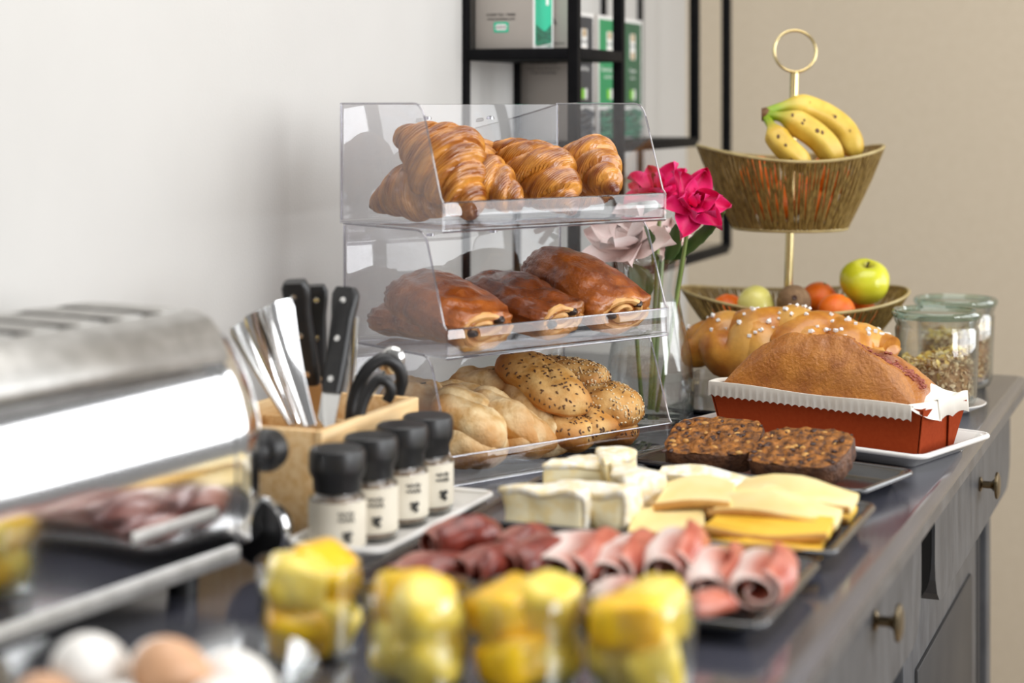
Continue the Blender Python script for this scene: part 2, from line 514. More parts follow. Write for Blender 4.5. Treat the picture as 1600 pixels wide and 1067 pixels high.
# ================================================================== sideboard and worktop
U0, U1 = -0.35, 2.648
VF = -0.27                                    # front edge
wt = thing('worktop', 'long glossy dark grey worktop along the white wall carrying all the food', 'worktop', uv((U0+U1)/2, (VF+WV)/2, -0.03), RZ)
L_, W_ = U1-U0, VF-WV-0.004
G().loft([rr(W_-0.012, L_-0.012, 0.004, 0.0), rr(W_, L_, 0.008, 0.006), rr(W_, L_, 0.008, 0.0185)], True, False).obj('edge', M['worn'], wt)
G().loft([rr(W_, L_, 0.008, 0.0185), rr(W_-0.0016, L_-0.0016, 0.008, 0.0232), rr(W_-0.005, L_-0.005, 0.008, 0.0266), rr(W_-0.010, L_-0.010, 0.008, 0.0288),
          rr(W_-0.018, L_-0.018, 0.008, 0.030)], False, True).obj('top', M['worktop'], wt, angle=60)

sb = thing('sideboard', 'dark grey wooden sideboard with drawers and panelled doors under the worktop', 'sideboard', uv((U0+U1)/2, (VF+WV)/2, -CT), RZ)
SBL = sb.location.copy()


def sbl(u, v, z):                             # sideboard coordinates from u, v, height above the floor
    return V((v-(VF+WV)/2, u-(U0+U1)/2, z))


def sbox(name, u0, u1, v0, v1, z0, z1, m, bevel=0.0, parent=sb):
    a, b = sbl(u0, v0, z0), sbl(u1, v1, z1)
    p = G().box((a+b)/2, (b[0]-a[0], b[1]-a[1], b[2]-a[2]))
    return p.obj(name, m, parent, smooth=bool(bevel), bevel=bevel)


sbox('body', U0+0.02, 2.56, WV+0.01, -0.345, 0.02, CT-0.031, M['cabinet_dark'])
sbox('corner_post', 2.555, 2.60, -0.365, -0.318, 0.0, CT-0.031, M['cabinet'], 0.004)
sbox('post_moulding', 2.525, 2.548, -0.36, -0.326, 0.0, CT-0.17, M['cabinet_dark'], 0.003)
sbox('corner_post', 2.555, 2.60, WV+0.012, WV+0.06, 0.0, CT-0.031, M['cabinet'], 0.004)
sbox('bottom_rail', U0+0.03, 2.54, -0.37, -0.335, 0.06, 0.16, M['cabinet'], 0.003)


def drawer(u0, u1, uk, zk):
    """drawer front, rounded at its lower corners, with its knob"""
    z0, z1, r = CT-0.150, CT-0.036, 0.05
    prof = [(u0, z1), (u0, z0+r)] + [(u0+r-r*cos(a), z0+r-r*sin(a)) for a in (R(22), R(45), R(68), R(90))] + \
           [(u1-r+r*sin(a), z0+r-r*cos(a)) for a in (0, R(22), R(45), R(68), R(90))] + [(u1, z1)]
    g = G().loft([[sbl(u, v, z) for u, z in prof] for v in (-0.34, -0.297, -0.293)])
    d = g.obj('drawer_front', M['cabinet'], sb, smooth=False)
    k = sbl(uk, -0.293, zk)
    pr = [(0.009, 0), (0.009, 0.002), (0.0045, 0.004), (0.0045, 0.014), (0.008, 0.018), (0.0165, 0.020), (0.0165, 0.0225), (0.012, 0.0245), (0, 0.025)]
    kn = G().lathe(pr, 24).obj('knob', M['brass_old'], d, k, (0, pi/2, 0))
    tag(kn, 'aged brass mushroom knob')
    return d


drawer(1.925, 2.615, 2.285, CT-0.086)
drawer(1.20, 1.835, 1.578, CT-0.067)
drawer(0.47, 1.12, 0.80, CT-0.067)
for ua, ub in ((1.835, 1.925), (1.12, 1.20)):
    zz, r = CT-0.118, 0.03
    pf = [(ub, CT-0.034), (ub, zz+r)] + [(ub-r+r*cos(a), zz+r-r*sin(a)) for a in (R(30), R(60), R(90))] + [(ua, zz), (ua, CT-0.034)]
    o = G().loft([[sbl(u, v, z) for u, z in pf] for v in (-0.345, -0.2965)]).obj('divider', M['void_black'], sb, smooth=False)  # matte black plate filling the gap between drawer fronts
    tag(o, 'black rounded plate between two drawers')
for u0, u1 in ((1.92, 2.50), (1.24, 1.82), (0.5, 1.10)):
    dr = sbox('door', u0, u1, -0.36, -0.325, 0.17, CT-0.165, M['cabinet'], 0.003)
    sbox('door_panel', u0+0.07, u1-0.07, -0.335, -0.321, 0.24, CT-0.235, M['cabinet_dark'], 0.003, dr)

# ================================================================== clear bakery stand, three bins on top of each other
SA = R(39)
LV = V((cos(SA), sin(SA), 0))                 # along its front
BV = V((-sin(SA), cos(SA), 0))                # towards its back
SP0 = V((-0.0704, 1.80, CT))
SW, SD, TP = 0.313, 0.187, 0.1291
TH_A = 0.003


def sp(a, b, z):
    return SP0+LV*a+BV*b+V((0, 0, z))


def stp(x, y, b):
    """stand coordinates of the point at depth b that the photo shows at x, y"""
    k = (x-800)/FPX
    q = SP0+BV*b
    a = (k*q.y-q.x)/(LV.x-k*LV.y)
    p = sp(a, b, 0)
    return a, b, CAMZ-(y-165)/FPX*p.y-CT


st = thing('bakery_stand', 'clear three tier acrylic bakery display stand filled with croissants, pastries and rolls', 'display stand', SP0, SA)


def side_outline(h, lip, d):
    """side panel in the (b, z) plane: lip in front, slanting front edge, rounded top corner"""
    pts = [(0.0, 0.0), (0.0, lip)]
    sx, top = 0.033, h
    cx, cz, r = sx+0.018, h-0.020, 0.020
    pts.append((0.004, lip+0.004))
    for k in range(7):
        a = pi-R(12)-(pi/2-R(12))*k/6
        pts.append((cx+r*cos(a), cz+r*sin(a)))
    pts += [(d, top), (d, 0.0)]
    return pts


for k in range(3):
    z0 = TP*k
    off = (0.010, 0.004, 0.0)[k]
    h = TP-0.002 if k < 2 else TP
    bn = bpy.data.objects.new('bin', None)
    COL.objects.link(bn)
    bn.parent = st
    bn.location = (off, 0, z0)
    lip = 0.029
    G().box((SW/2, SD/2, 0.0018), (SW, SD, TH_A)).obj('tray_floor', M['acrylic'], bn, bevel=0.0008)
    G().box((SW/2, SD-TH_A/2, h/2+0.003), (SW-0.006, TH_A, h-0.003)).obj('back_panel', M['acrylic'], bn, bevel=0.0008)
    G().box((SW/2, TH_A/2, lip/2+0.003), (SW-0.006, TH_A, lip-0.002)).obj('front_lip', M['acrylic'], bn, bevel=0.0008)
    G().tube([(0.003, TH_A/2, lip+0.0015), (SW-0.003, TH_A/2, lip+0.0015)], 0.0011, 8).obj('lip_rim', M['acrylic_edge'], bn)
    G().tube([(0.0015, 0.0005, 0.0008), (SW-0.0015, 0.0005, 0.0008)], 0.0010, 8).obj('floor_rim', M['acrylic_edge'], bn)
    out = side_outline(h, lip, SD)
    for x0 in (0.0, SW-TH_A):
        s = G().loft([[V((x, b, z+0.002)) for b, z in out] for x in (x0, x0+TH_A)]).obj('side_panel', M['acrylic'], bn, smooth=False)
        edge = [V((x0+TH_A/2, b, z+0.002)) for b, z in out[1:-1]]
        G().tube(edge, 0.0011, 8).obj('rim', M['acrylic_edge'], s)
    for x0 in (0.0016, SW-0.0016):
        G().tube([(x0, SD-0.0014, 0.004), (x0, SD-0.0014, h)], 0.0011, 8).obj('corner_rim', M['acrylic_edge'], bn)
    for x in (0.11, 0.20):                     # the pegs that lock one bin on the next
        for z in (h-0.016, 0.022):
            G().lathe([(0.0, 0), (0.0045, 0.0), (0.0045, 0.003), (0, 0.004)], 12, (x, SD-0.012, z)).obj('peg', M['acrylic_edge'], bn)


def stand_rot(head, pitch=0.0, roll=0.0):
    """local x points out of the stand's front, turned by head and dipped by pitch"""
    e = Matrix.Rotation(SA-pi/2+head, 4, 'Z') @ Matrix.Rotation(pitch, 4, 'Y') @ Matrix.Rotation(roll, 4, 'X')
    return e.to_euler()


def croissant_mesh(L, rm, seed, bands=4.6, curve=0.016, lean=0.28, n=190, m=48):
    rnd = random.Random(seed)
    ph = rnd.uniform(0, 6)
    rings, bk = [], []
    for i in range(n+1):
        t = -1+2*i/n
        t = max(-0.999, min(0.999, t))
        c = V((L/2*t, -curve*t*t, -0.3*rm*t*t*0.6))
        ring = []
        for j in range(m):
            th = 2*pi*j/m
            s = abs(t)*bands+lean*sin(th+ph)*(1 if t > 0 else -1)+0.42+0.16*noise.noise(V((t*3, th*0.8, seed)))
            f = s-math.floor(s)
            k = math.floor(s)
            tb = min(1, max(0, k-0.10)/bands)              # the band's own radius makes the step
            base = 0.30*(1-0.82*abs(t)**1.35)+0.70*(1-0.80*tb**1.05)
            end = math.sqrt(max(0.0, 1-abs(t)**9))
            puff = 0.86+0.16*math.sin(pi*min(1, 0.10+f*0.88))**0.7
            r = rm*base*puff*end
            p = c+V((0, cos(th)*r*1.04, sin(th)*r*(0.96 if sin(th) > 0 else 0.84)))
            d = noise.noise(p*38+V((seed*5, 0, 0)))*0.0026+0.0007*math.sin(t*L*1500+3*noise.noise(p*40))
            p += V((0, cos(th), sin(th)))*d
            ring.append(p)
            crest = math.sin(pi*f)**2 if f > 0 else 0
            tip = max(0, (abs(t)-0.86)/0.14)
            bk.append(min(1, 0.62*max(0, sin(th)*0.75+0.30)*crest*(0.5+0.8*noise.noise(p*30+V((seed, 2, 1)))+0.35)+0.9*tip))
        rings.append(ring)
    g = G().loft(rings, True, True, True, [max(0, x) for x in bk])
    return g.mesh('croissant', M['crust'], angle=70)


# x, y in the photo, depth b, length, radius, heading, pitch, roll, label
def settle(o, me, zmin):
    """keep a bakery item above its bin floor and inside the four acrylic walls"""
    e = o.rotation_euler.to_matrix()
    q = [e @ v.co + o.location - SP0 for v in me.vertices]
    o.location.z += max(0, zmin-min(p.z for p in q))
    sh_b = max(0, 0.0050-min(p.dot(BV) for p in q))
    sh_b -= max(0, max(p.dot(BV) for p in q)+sh_b-(SD-0.0045))
    sh_a = max(0, 0.0145-min(p.dot(LV) for p in q))
    sh_a -= max(0, max(p.dot(LV) for p in q)-(SW-0.0045))
    o.location += BV*sh_b+LV*sh_a


ZT = 2*TP+0.0038
cro = [
    (675, 258, 0.078, 0.150, 0.047, 0.12, 0.62, 0.2, 'largest croissant, standing steep against the left side of the top bin'),
    (650, 330, 0.105, 0.135, 0.034, 0.25, 0.0, 1.0, 'croissant lying under the largest one in the lower left corner of the top bin'),
    (770, 285, 0.048, 0.105, 0.030, 0.30, 0.30, 0.4, 'small dark croissant low at the front between two taller ones'),
    (737, 262, 0.125, 0.115, 0.034, -0.55, 0.1, 0.3, 'croissant half hidden behind the small one, only its top showing'),
    (842, 270, 0.062, 0.135, 0.040, 0.22, 0.60, 0.1, 'croissant tipped forward over the lip in the middle of the top bin'),
    (926, 262, 0.055, 0.125, 0.037, -0.10, 0.20, 0.9, 'croissant with its tip pointing forward at the right end of the top bin'),
    (905, 300, 0.120, 0.120, 0.030, 1.20, 0.0, 0.0, 'croissant lying flat beneath the rightmost one of the top bin'),
]
for i, (x, y, b, L_, rm, hd, pt, rl, lab) in enumerate(cro):
    me = croissant_mesh(L_, rm, i+1, bands=(3.8, 3.2, 2.8, 3.2, 2.8, 3.2, 3.2)[i], curve=(0.012, 0.02, 0.01, 0.02, 0.006, 0.012, 0.02)[i], lean=(0.2, 0.3, 0.45, 0.3, 0.5, 0.35, 0.3)[i])
    o = bpy.data.objects.new('croissant', me)
    COL.objects.link(o)
    a, b, z = stp(x, y, b)
    o.rotation_euler = stand_rot(hd, pt, rl)
    o.location = sp(a, b, z)
    settle(o, me, ZT)
    tag(o, lab, 'croissant', 'croissants in the top bin')


def pain_mesh(L, wx, hz, seed, n=46, m=48):
    """rolled chocolate pastry: axis along x, seam on one side, open spiral ends"""
    rings, bk = [], []
    prof = [(-1.0, 0.45, -0.010), (-1.0, 0.70, 0.001), (-0.99, 0.86, 0)] + [(-0.96+1.92*i/n, 1.0, 0) for i in range(n+1)] + \
           [(0.985, 0.90, 0), (1.0, 0.76, 0), (1.0, 0.60, -0.004), (0.95, 0.52, 0)]
    for t, sc, dx in prof:
        ring = []
        e = (1-abs(t)**10*0.10)
        for j in range(m):
            th = 2*pi*j/m
            ca, sa = cos(th), sin(th)
            y = math.copysign(abs(ca)**0.80, ca)*wx/2*sc*e
            z = math.copysign(abs(sa)**0.86, sa)*hz/2*sc*e*(1.0 if sa > 0 else 0.86)
            hf = 0.72+0.32*cos(pi*0.5*(t+0.25))
            z = z*hf if z > 0 else z*0.9
            y *= 1-0.10*t*t+0.05*noise.noise(V((t*2, seed, 0)))
            p = V((t*L/2+dx, y, z))
            q = noise.noise(p*26+V((seed*4, 1, 0)))
            ly = 0.0012*math.sin(z*900+y*120+q*4)
            p += V((0, ca, sa))*(q*0.0046+0.0016*noise.noise(p*75)+ly)
            if 0.2 < th < 0.75:
                p += V((0, ca, sa))*0.004*math.sin((th-0.2)/0.55*pi)
            ring.append(p)
            side = max(0, 0.10-sa)*0.9+max(0, abs(t)-0.93)*6
            bk.append(min(0.85, side*(0.6+0.5*q)))
        rings.append(ring)
    g = G().loft(rings, True, True, True, [max(0, x) for x in bk])
    return g.mesh('crust', M['pain_dark'] if seed == 4 else M['pain'], angle=65)


def spiral_end(parent, L, wx, hz, s, seed):
    """rolled dough and the two chocolate sticks at one end of the pastry"""
    pts, x = [], s*L/2
    hz, wx = hz*(0.74 if s > 0 else 0.9), wx*0.9
    for k in range(30):
        a = 0.3+k/29*3.9*pi
        r = 0.10+0.36*k/29
        pts.append(V((x-s*0.004, cos(a)*wx*r*0.95, sin(a)*hz*r*0.95)))
    G().tube(pts, 0.0044, 8).jitter(0.0034, 45, seed).obj('swirl', M['dough'], parent)
    for y, z in ((-0.20, -0.05), (0.24, 0.14)):
        g = G().ell((x-s*0.0105, y*wx, z*hz), (0.014, 0.0085, 0.0062), 12, 8)
        g.jitter(0.0012, 90, seed).obj('chocolate_stick', M['chocolate'], parent)


ZM = TP+0.0038
pains = [
    (700, 508, 0.072, 0.135, 0.088, 0.062, 0.02, 0.20, 0.1, 'chocolate pastry behind the left side panel, its end showing one dark stick'),
    (812, 476, 0.085, 0.140, 0.076, 0.055, 0.05, 0.16, 0.15, 'darkest chocolate pastry, in the middle, showing two chocolate sticks in its rolled end'),
    (925, 470, 0.080, 0.145, 0.094, 0.070, 0.0, 0.26, 0.05, 'plump reddish brown chocolate pastry at the right end of the middle bin'),
    (655, 540, 0.105, 0.130, 0.080, 0.042, 0.1, 0.0, 0.0, 'pale chocolate pastry lying flat underneath the left one'),
]
for i, (x, y, b, L_, wx, hz, hd, pt, rl, lab) in enumerate(pains):
    a, b, z = stp(x, y, b)
    t = thing('chocolate_pastry', lab, 'pastry', sp(a, b, z), rot=stand_rot(hd, pt, rl), group='chocolate pastries in the middle bin')
    me = pain_mesh(L_, wx, hz, i+3)
    c = bpy.data.objects.new('crust', me)
    COL.objects.link(c)
    c.parent = t
    for s in (-1, 1):
        spiral_end(t, L_, wx, hz, s, i+2*s+9)
    settle(t, me, ZM)


def roll_mesh(lx, ly, lz, seed, p=3.6, m=56, n=30, mt='roll', cut=0.0):
    rings, bk = [], []
    for i in range(n+1):
        ph = -pi/2+pi*i/n
        ring = []
        for j in range(m):
            th = 2*pi*j/m
            c, s = cos(th), sin(th)
            k = (abs(c)**p+abs(s)**p)**(-1/p)
            cp = max(0, cos(ph))**0.62
            x, y = lx/2*c*k*cp, ly/2*s*k*cp
            z = lz/2*math.copysign(abs(sin(ph))**0.9, sin(ph))*(1.0 if ph > 0 else 0.72)*(1-0.30*max(0, (2*abs(c*s))**3)*cp)
            q = V((x, y, z))
            d = noise.noise(q*20+V((seed*3.3, seed, 0)))
            d2 = noise.noise(q*60+V((seed, 3, 0)))
            q += V((c, s, 0.8*sin(ph)))*(0.0062*d+0.0020*d2+0.0006*noise.noise(q*160))
            if ph > 0:
                q.z -= 0.0060*math.exp(-((y-0.35*x+0.004*noise.noise(q*50)-0.004)/0.0045)**2)*sin(ph)*cut
            ring.append(q)
            bk.append(min(1, max(0, 0.55*abs(sin(ph) < -0.1)+1.3*(abs(x)/lx*2*abs(y)/ly*2)*max(0, cp)+0.55*d)))
        rings.append(ring)
    return G().loft(rings, False, False, True, bk).mesh('crumb', M[mt], angle=80)


def seeds_on(parent, me, n, m, seed, size=(0.0022, 0.0011, 0.0007), up=0.1, name='seeds'):
    rnd = random.Random(seed)
    fs = [f for f in me.polygons if f.normal.z > up]
    g = G()
    for f in rnd.sample(fs, min(n, len(fs))):
        c = f.center
        q = f.normal.to_track_quat('Z', 'X').to_matrix() @ Matrix.Rotation(rnd.uniform(0, pi), 3, 'Z')
        k = rnd.uniform(0.7, 1.2)
        g.ell(c+f.normal*0.0005, (size[0]*k, size[1]*k, size[2]*k), 6, 4, q)
    o = g.obj(name, m, parent)
    return tag(o, kind='stuff')


ZB = 0.0048
# x, y, b, size, heading, pitch, roll, seeded, label
rolls = [
    (745, 731, 0.030, 0.090, 0.074, 0.060, 0.55, 0.05, 0.0, 0, 'plain roll at the very front left of the bottom bin, touching the lip'),
    (822, 723, 0.030, 0.088, 0.070, 0.058, -0.1, 0.05, 0.0, 0, 'plain roll behind the lip, second along the bottom row'),
    (896, 707, 0.028, 0.076, 0.064, 0.052, 0.2, 0.05, 0.0, 1, 'seeded roll in the bottom row beside the second plain roll'),
    (962, 695, 0.030, 0.074, 0.060, 0.048, 0.5, 0.0, 0.0, 1, 'seeded roll at the right end of the bottom row, under the round sesame roll'),
    (738, 658, 0.050, 0.092, 0.080, 0.050, 0.75, 0.55, 0.1, 0, 'pale plain roll leaning forward just above the black grinder caps'),
    (800, 662, 0.048, 0.100, 0.082, 0.050, 0.62, 0.60, -0.25, 0, 'big plain roll with a crease, leaning forward in the middle of the heap'),
    (845, 650, 0.062, 0.105, 0.070, 0.050, -0.15, 0.85, 0.5, 0, 'plain roll standing on edge, right of the big creased roll'),
    (912, 657, 0.045, 0.080, 0.060, 0.042, -0.1, 0.35, 0.2, 1, 'small seeded roll wedged under the long seeded roll'),
    (973, 638, 0.040, 0.078, 0.072, 0.054, 0.6, 0.15, 0.1, 2, 'round roll covered in sesame and dark seeds at the right of the heap'),
    (850, 601, 0.070, 0.120, 0.072, 0.046, 0.05, 0.42, 0.1, 1, 'long seeded roll lying across the top of the heap'),
    (893, 588, 0.105, 0.085, 0.060, 0.040, 0.4, 0.1, 0.0, 2, 'pale sesame roll peeping out behind the long seeded roll'),
    (765, 607, 0.135, 0.090, 0.066, 0.044, 0.6, 0.1, 0.0, 0, 'shaded brown roll at the back of the heap, under the middle bin'),
    (705, 628, 0.130, 0.090, 0.070, 0.046, 0.9, 0.1, 0.0, 0, 'brown roll at the back left of the heap, mostly hidden'),
    (655, 640, 0.120, 0.090, 0.070, 0.060, 0.2, 0.2, 0.0, 0, 'plain roll seen only through the left side panel of the bottom bin'),
    (690, 700, 0.085, 0.090, 0.075, 0.055, 0.2, 0.0, 0.0, 0, 'plain roll in the bottom row at the left, behind the grinders'),
]
for i, (x, y, b, lx, ly, lz, hd, pt, rl, sd, lab) in enumerate(rolls):
    a, b, z = stp(x, y, b)
    t = thing('bread_roll', lab, 'bread roll', sp(a, b, z), rot=stand_rot(hd, pt, rl), group='bread rolls in the bottom bin')
    me = roll_mesh(lx, ly, lz, i+1, p=(3.4, 5.0, 3.0)[i % 3], mt='roll_seeded' if sd else 'roll', cut=0.0 if sd else 1.0)
    c = bpy.data.objects.new('crumb', me)
    COL.objects.link(c)
    c.parent = t
    if sd == 1:
        seeds_on(t, me, 130, M['seed_dark'], i)
    elif sd == 2:
        seeds_on(t, me, 240, M['seed_pale'], i, (0.0018, 0.0011, 0.0007), -0.2, 'sesame')
        seeds_on(t, me, 60, M['seed_dark'], i+50, up=-0.2)
    settle(t, me, ZB)

# ================================================================== black wall shelf with tea boxes
FL = NV*0+DV*0+V((-0.0669, 2.478, CAMZ))


def sh(t, wv, dz):
    """shelf point: t along the wall, wv out from its wall side, dz against eye height"""
    return FL+DV*t+NV*wv+V((0, 0, dz))


sf = thing('wall_shelf', 'slim black metal wall shelf holding tea boxes in the corner above the worktop', 'shelf', sh(0, 0, -0.2517), RZ)
SFI = sf.location.copy()
TT, WW = 0.0148, 0.163


def shl(t, wv, dz):
    return V((wv, t, dz+0.2517))


def sbar(name, p, q, m=M['black_metal'], th=TT):
    p, q = shl(*p), shl(*q)
    d = [max(abs(q[i]-p[i]), th) for i in range(3)]
    for i in range(3):
        if abs(q[i]-p[i]) > th:
            d[i] = abs(q[i]-p[i])+th*0.0
    return G().box((p+q)/2, d).obj(name, m, sf, bevel=0.0012)


ZTOP, ZB2, ZBOT = 0.62, -0.060, -0.2517
for t, wv, z0 in ((0, 0, ZBOT), (0, WW, ZBOT), (0.19, 0, ZBOT), (0.19, WW, ZBOT), (0.584, 0, ZB2), (0.584, WW, ZB2), (0.785, 0, ZBOT), (0.785, WW, ZBOT)):
    sbar('post', (t, wv, z0), (t, wv, ZTOP))
for z, ts in ((ZBOT, (0, 0.785)), (ZTOP, (0, 0.19, 0.584, 0.785))):
    for t in ts:
        sbar('crossbar', (t, TT/2, z), (t, WW-TT/2, z))
for z in (ZBOT, ZTOP):
    for wv in (0, WW):
        sbar('rail', (TT/2, wv, z), (0.785-TT/2, wv, z))
for wv in (0, WW):
    sbar('rail', (0.197, wv, ZB2), (0.577, wv, ZB2))
sbar('crossbar', (0.584, TT/2, ZB2), (0.584, WW-TT/2, ZB2))
sbar('crossbar', (0.19, TT/2, ZB2), (0.19, WW-TT/2, ZB2))
G().box(shl(0.095, WW/2, 0.0705), (WW-TT, 0.19-TT, 0.0155)).obj('board', M['black_metal'], sf, bevel=0.001)
for wv in (0, WW):
    sbar('rail', (TT/2, wv, 0.0705), (0.19-TT/2, wv, 0.0705), th=0.0155)
sbar('crossbar', (0, TT/2, 0.0705), (0, WW-TT/2, 0.0705), th=0.0155)
sbar('crossbar', (0.19, TT/2, 0.0705), (0.19, WW-TT/2, 0.0705), th=0.0155)
G().box(shl(0.387, WW/2, ZB2+0.004), (WW-TT, 0.378, 0.006)).obj('board', M['black_metal'], sf, bevel=0.001)
G().box(shl(0.39, WW/2, ZBOT+0.005), (WW-TT, 0.76, 0.006)).obj('glass_board', M['green_glass'], sf, bevel=0.001)
G().box(shl(0.685, WW/2, -0.125), (WW-0.004, 0.185, 0.006)).obj('glass_board', M['green_glass'], sf, bevel=0.001)

# tumbler on the bottom board
tg = G().lathe([(0, 0.0), (0.026, 0.0), (0.030, 0.004), (0.034, 0.09), (0.0325, 0.09), (0.028, 0.008), (0, 0.006)], 32)
tag(tg.obj('drinking_glass', M['glass'], None, sh(0.66, 0.085, ZBOT+0.0085), (0, 0, 0)), 'clear drinking glass on the bottom board of the black shelf', 'glass')


def tea_box(label, t0, t1, w0, w1, dz, h, printm, loc_t, opening=False):
    """carton whose grey face looks at the room's end and whose printed face looks out of the wall"""
    b = thing('tea_box', label, 'tea box', sh((t0+t1)/2, (w0+w1)/2, dz), RZ, 'tea boxes on the black shelf')
    wx, wy = w1-w0, t1-t0
    G().box((0, 0, h/2), (wx, wy, h)).obj('carton', M['carton'], b, bevel=0.0008)
    G().box((wx/2+0.0002, 0, h/2), (0.0008, wy-0.0006, h-0.001)).obj('white_border', M['carton_white'], b, smooth=False)
    lo = 0.052 if opening else 0.006
    G().box((wx/2+0.0008, 0, (h-0.006+lo)/2), (0.0006, wy-0.014, h-0.006-lo)).obj('print_panel', printm, b, smooth=False)
    if opening:
        G().box((wx/2+0.0007, 0, 0.024), (0.0006, wy-0.016, 0.044)).obj('opening', M['ink'], b, smooth=False)
        for k in range(5):
            pts = [V((wx/2+0.002+0.002*sin(k*2.1+q), -wy/2+0.01+(wy-0.02)*q/6, 0.006+k*0.009+0.003*sin(q*1.1+k))) for q in range(7)]
            G().tube(pts, 0.0042, 8, sq=(1.0, 0.35)).obj('sachet', M['foil_navy'] if printm is M['navy_print'] else M['foil_green'], b)
    return b, wx, wy, h


def badge(b, wx, wy, z, s=1.0):
    """the crest on the printed face: gold and white ornament with the name in it"""
    o = G().loft([rr(0.022*s, 0.036*s, 0.004, 0), rr(0.022*s, 0.036*s, 0.004, 0.0004)]).obj('badge', M['white_ink'], b, (wx/2+0.0011, 0, z), (pi/2, 0, pi/2))
    for yy in (0.0125, -0.0125):
        G().ell((0, yy*s, 0.0005), (0.0075*s, 0.006*s, 0.0006), 12, 4).obj('ornament', M['gold_print'], o)
    text('KUSMI TEA', 0.0042*s, o, (0, 0.001, 0.0006), (0, 0, 0), M['ink'])
    return o


def lines(b, wx, z, name, sub):
    text(name, 0.0095, b, (wx/2+0.0013, 0, z), (pi/2, 0, pi/2), M['white_ink'])
    if sub:
        text(sub, 0.006, b, (wx/2+0.0013, 0, z-0.011), (pi/2, 0, pi/2), M['white_ink'])


def eco(b, wx, z):
    G().box((wx/2+0.0013, -0.005, z), (0.0006, 0.013, 0.015)).obj('organic_mark', M['lime_print'], b, smooth=False)
    G().box((wx/2+0.0013, 0.008, z), (0.0006, 0.009, 0.016)).obj('organic_seal', M['white_ink'], b, smooth=False)


ZS2 = ZB2+0.0078
for lab, t0, t1, pm, nm, sub in (
        ('tea box with a charcoal printed side, nearest of the three tall boxes', 0.202, 0.297, M['navy_print'], 'Earl Grey', ''),
        ('tea box with a bright green printed side between the charcoal and dark green boxes', 0.312, 0.422, M['green_print'], 'Thé vert à la menthe', 'Spearmint green tea'),
        ('tea box with a dark green printed side, farthest of the three tall boxes', 0.430, 0.535, M['dark_green_print'], 'Thé vert', 'Green tea')):
    b, wx, wy, h = tea_box(lab, t0, t1, 0.004, 0.087, ZS2, 0.192, pm, 0, True)
    badge(b, wx, wy, 0.147, 1.15)
    lines(b, wx, 0.108, nm, sub)
    eco(b, wx, 0.070)
    if t0 < 0.3:
        for k in range(4):
            text(('à la menthe. Kusmi Tea', 'vous invite à recycler', 'Kusmi Tea invites you to', 'recycle this package.')[k], 0.0052, b, (-0.004, -wy/2-0.0004, 0.121-k*0.0065), (pi/2, 0, 0), M['ink'])

b, wx, wy, h = tea_box('opened tea box with a torn mint green side on the upper black board', 0.010, 0.088, 0.013, 0.099, 0.0785, 0.185, M['mint'], 0)
for k, s in enumerate(('KUSMI TEA • PARIS', 'www.kusmitea.com')):
    text(s, 0.0052, b, (-0.004, -wy/2-0.0004, 0.047-k*0.0055), (pi/2, 0, 0), M['ink'])
bd = G().loft([rr(0.022, 0.0145, 0.002, 0), rr(0.022, 0.0145, 0.002, 0.0004)]).obj('badge', M['mint'], b, (-0.004, -wy/2, 0.030), (pi/2, 0, 0))
G().loft([rr(0.0165, 0.0085, 0.003, 0), rr(0.0165, 0.0085, 0.003, 0.0003)]).obj('badge_field', M['carton_white'], bd, (0, 0, 0.0003))
text('KUSMI TEA', 0.0030, bd, (0, 0, 0.0009), (0, 0, 0), M['ink'])
# torn opening: dark hollow with a scalloped edge and a green sachet inside
tor = [V((wx/2+0.0013, -0.030, 0.004)), V((wx/2+0.0013, 0.030, 0.004))]
edge = []
for k in range(25):
    y = 0.030-0.060*k/24
    edge.append(V((wx/2+0.0013, y, 0.036-0.012*sin(k/24*pi*0.9)*(1 if k < 14 else 0.8)+0.0012*(k % 2))))
hole = tor+edge
G().loft([hole, [p+V((0.0005, 0, 0)) for p in hole]]).obj('torn_opening', M['foil_green'], b, smooth=False)
g = G()
for k in range(22):
    g.ell((wx/2+0.0019, -0.030+0.060*k/21, 0.005+0.006*(k/21-0.5)), (0.0006, 0.0011, 0.0011), 8, 4)
tag(g.obj('perforation', M['carton_white'], b), kind='stuff')
G().box((wx/2+0.0014, -0.004, 0.082), (0.0006, 0.016, 0.018)).obj('organic_mark', M['lime_print'], b, smooth=False)
G().box((wx/2+0.0014, 0.013, 0.076), (0.0006, 0.010, 0.028)).obj('organic_seal', M['white_ink'], b, smooth=False)

b, wx, wy, h = tea_box('grey tea box standing behind the opened one on the upper board', 0.095, 0.130, 0.030, 0.122, 0.0785, 0.185, M['navy_print'], 0)
text('A', 0.014, b, (0.022, -wy/2-0.0004, 0.040), (pi/2, 0, 0), M['ink'])
text('www.kusmitea.com', 0.004, b, (0.022, -wy/2-0.0004, 0.010), (pi/2, 0, 0), M['ink'])

# ================================================================== carafe and its flowers
vb = on(1016, 655)
vase = tag(G().lathe([(0, 0.0005), (0.046, 0), (0.052, 0.003), (0.0545, 0.012), (0.0545, 0.05), (0.050, 0.085), (0.041, 0.122), (0.0365, 0.145), (0.037, 0.160), (0.041, 0.182), (0.0445, 0.199),
                      (0.0435, 0.200), (0.0395, 0.182), (0.0352, 0.160), (0.0347, 0.145), (0.039, 0.122), (0.048, 0.085), (0.0525, 0.05), (0.0525, 0.014), (0.049, 0.008), (0, 0.006)], 56).obj('carafe', M['glass'], None, vb),
    'clear glass carafe used as a flower vase behind the bakery stand', 'carafe')


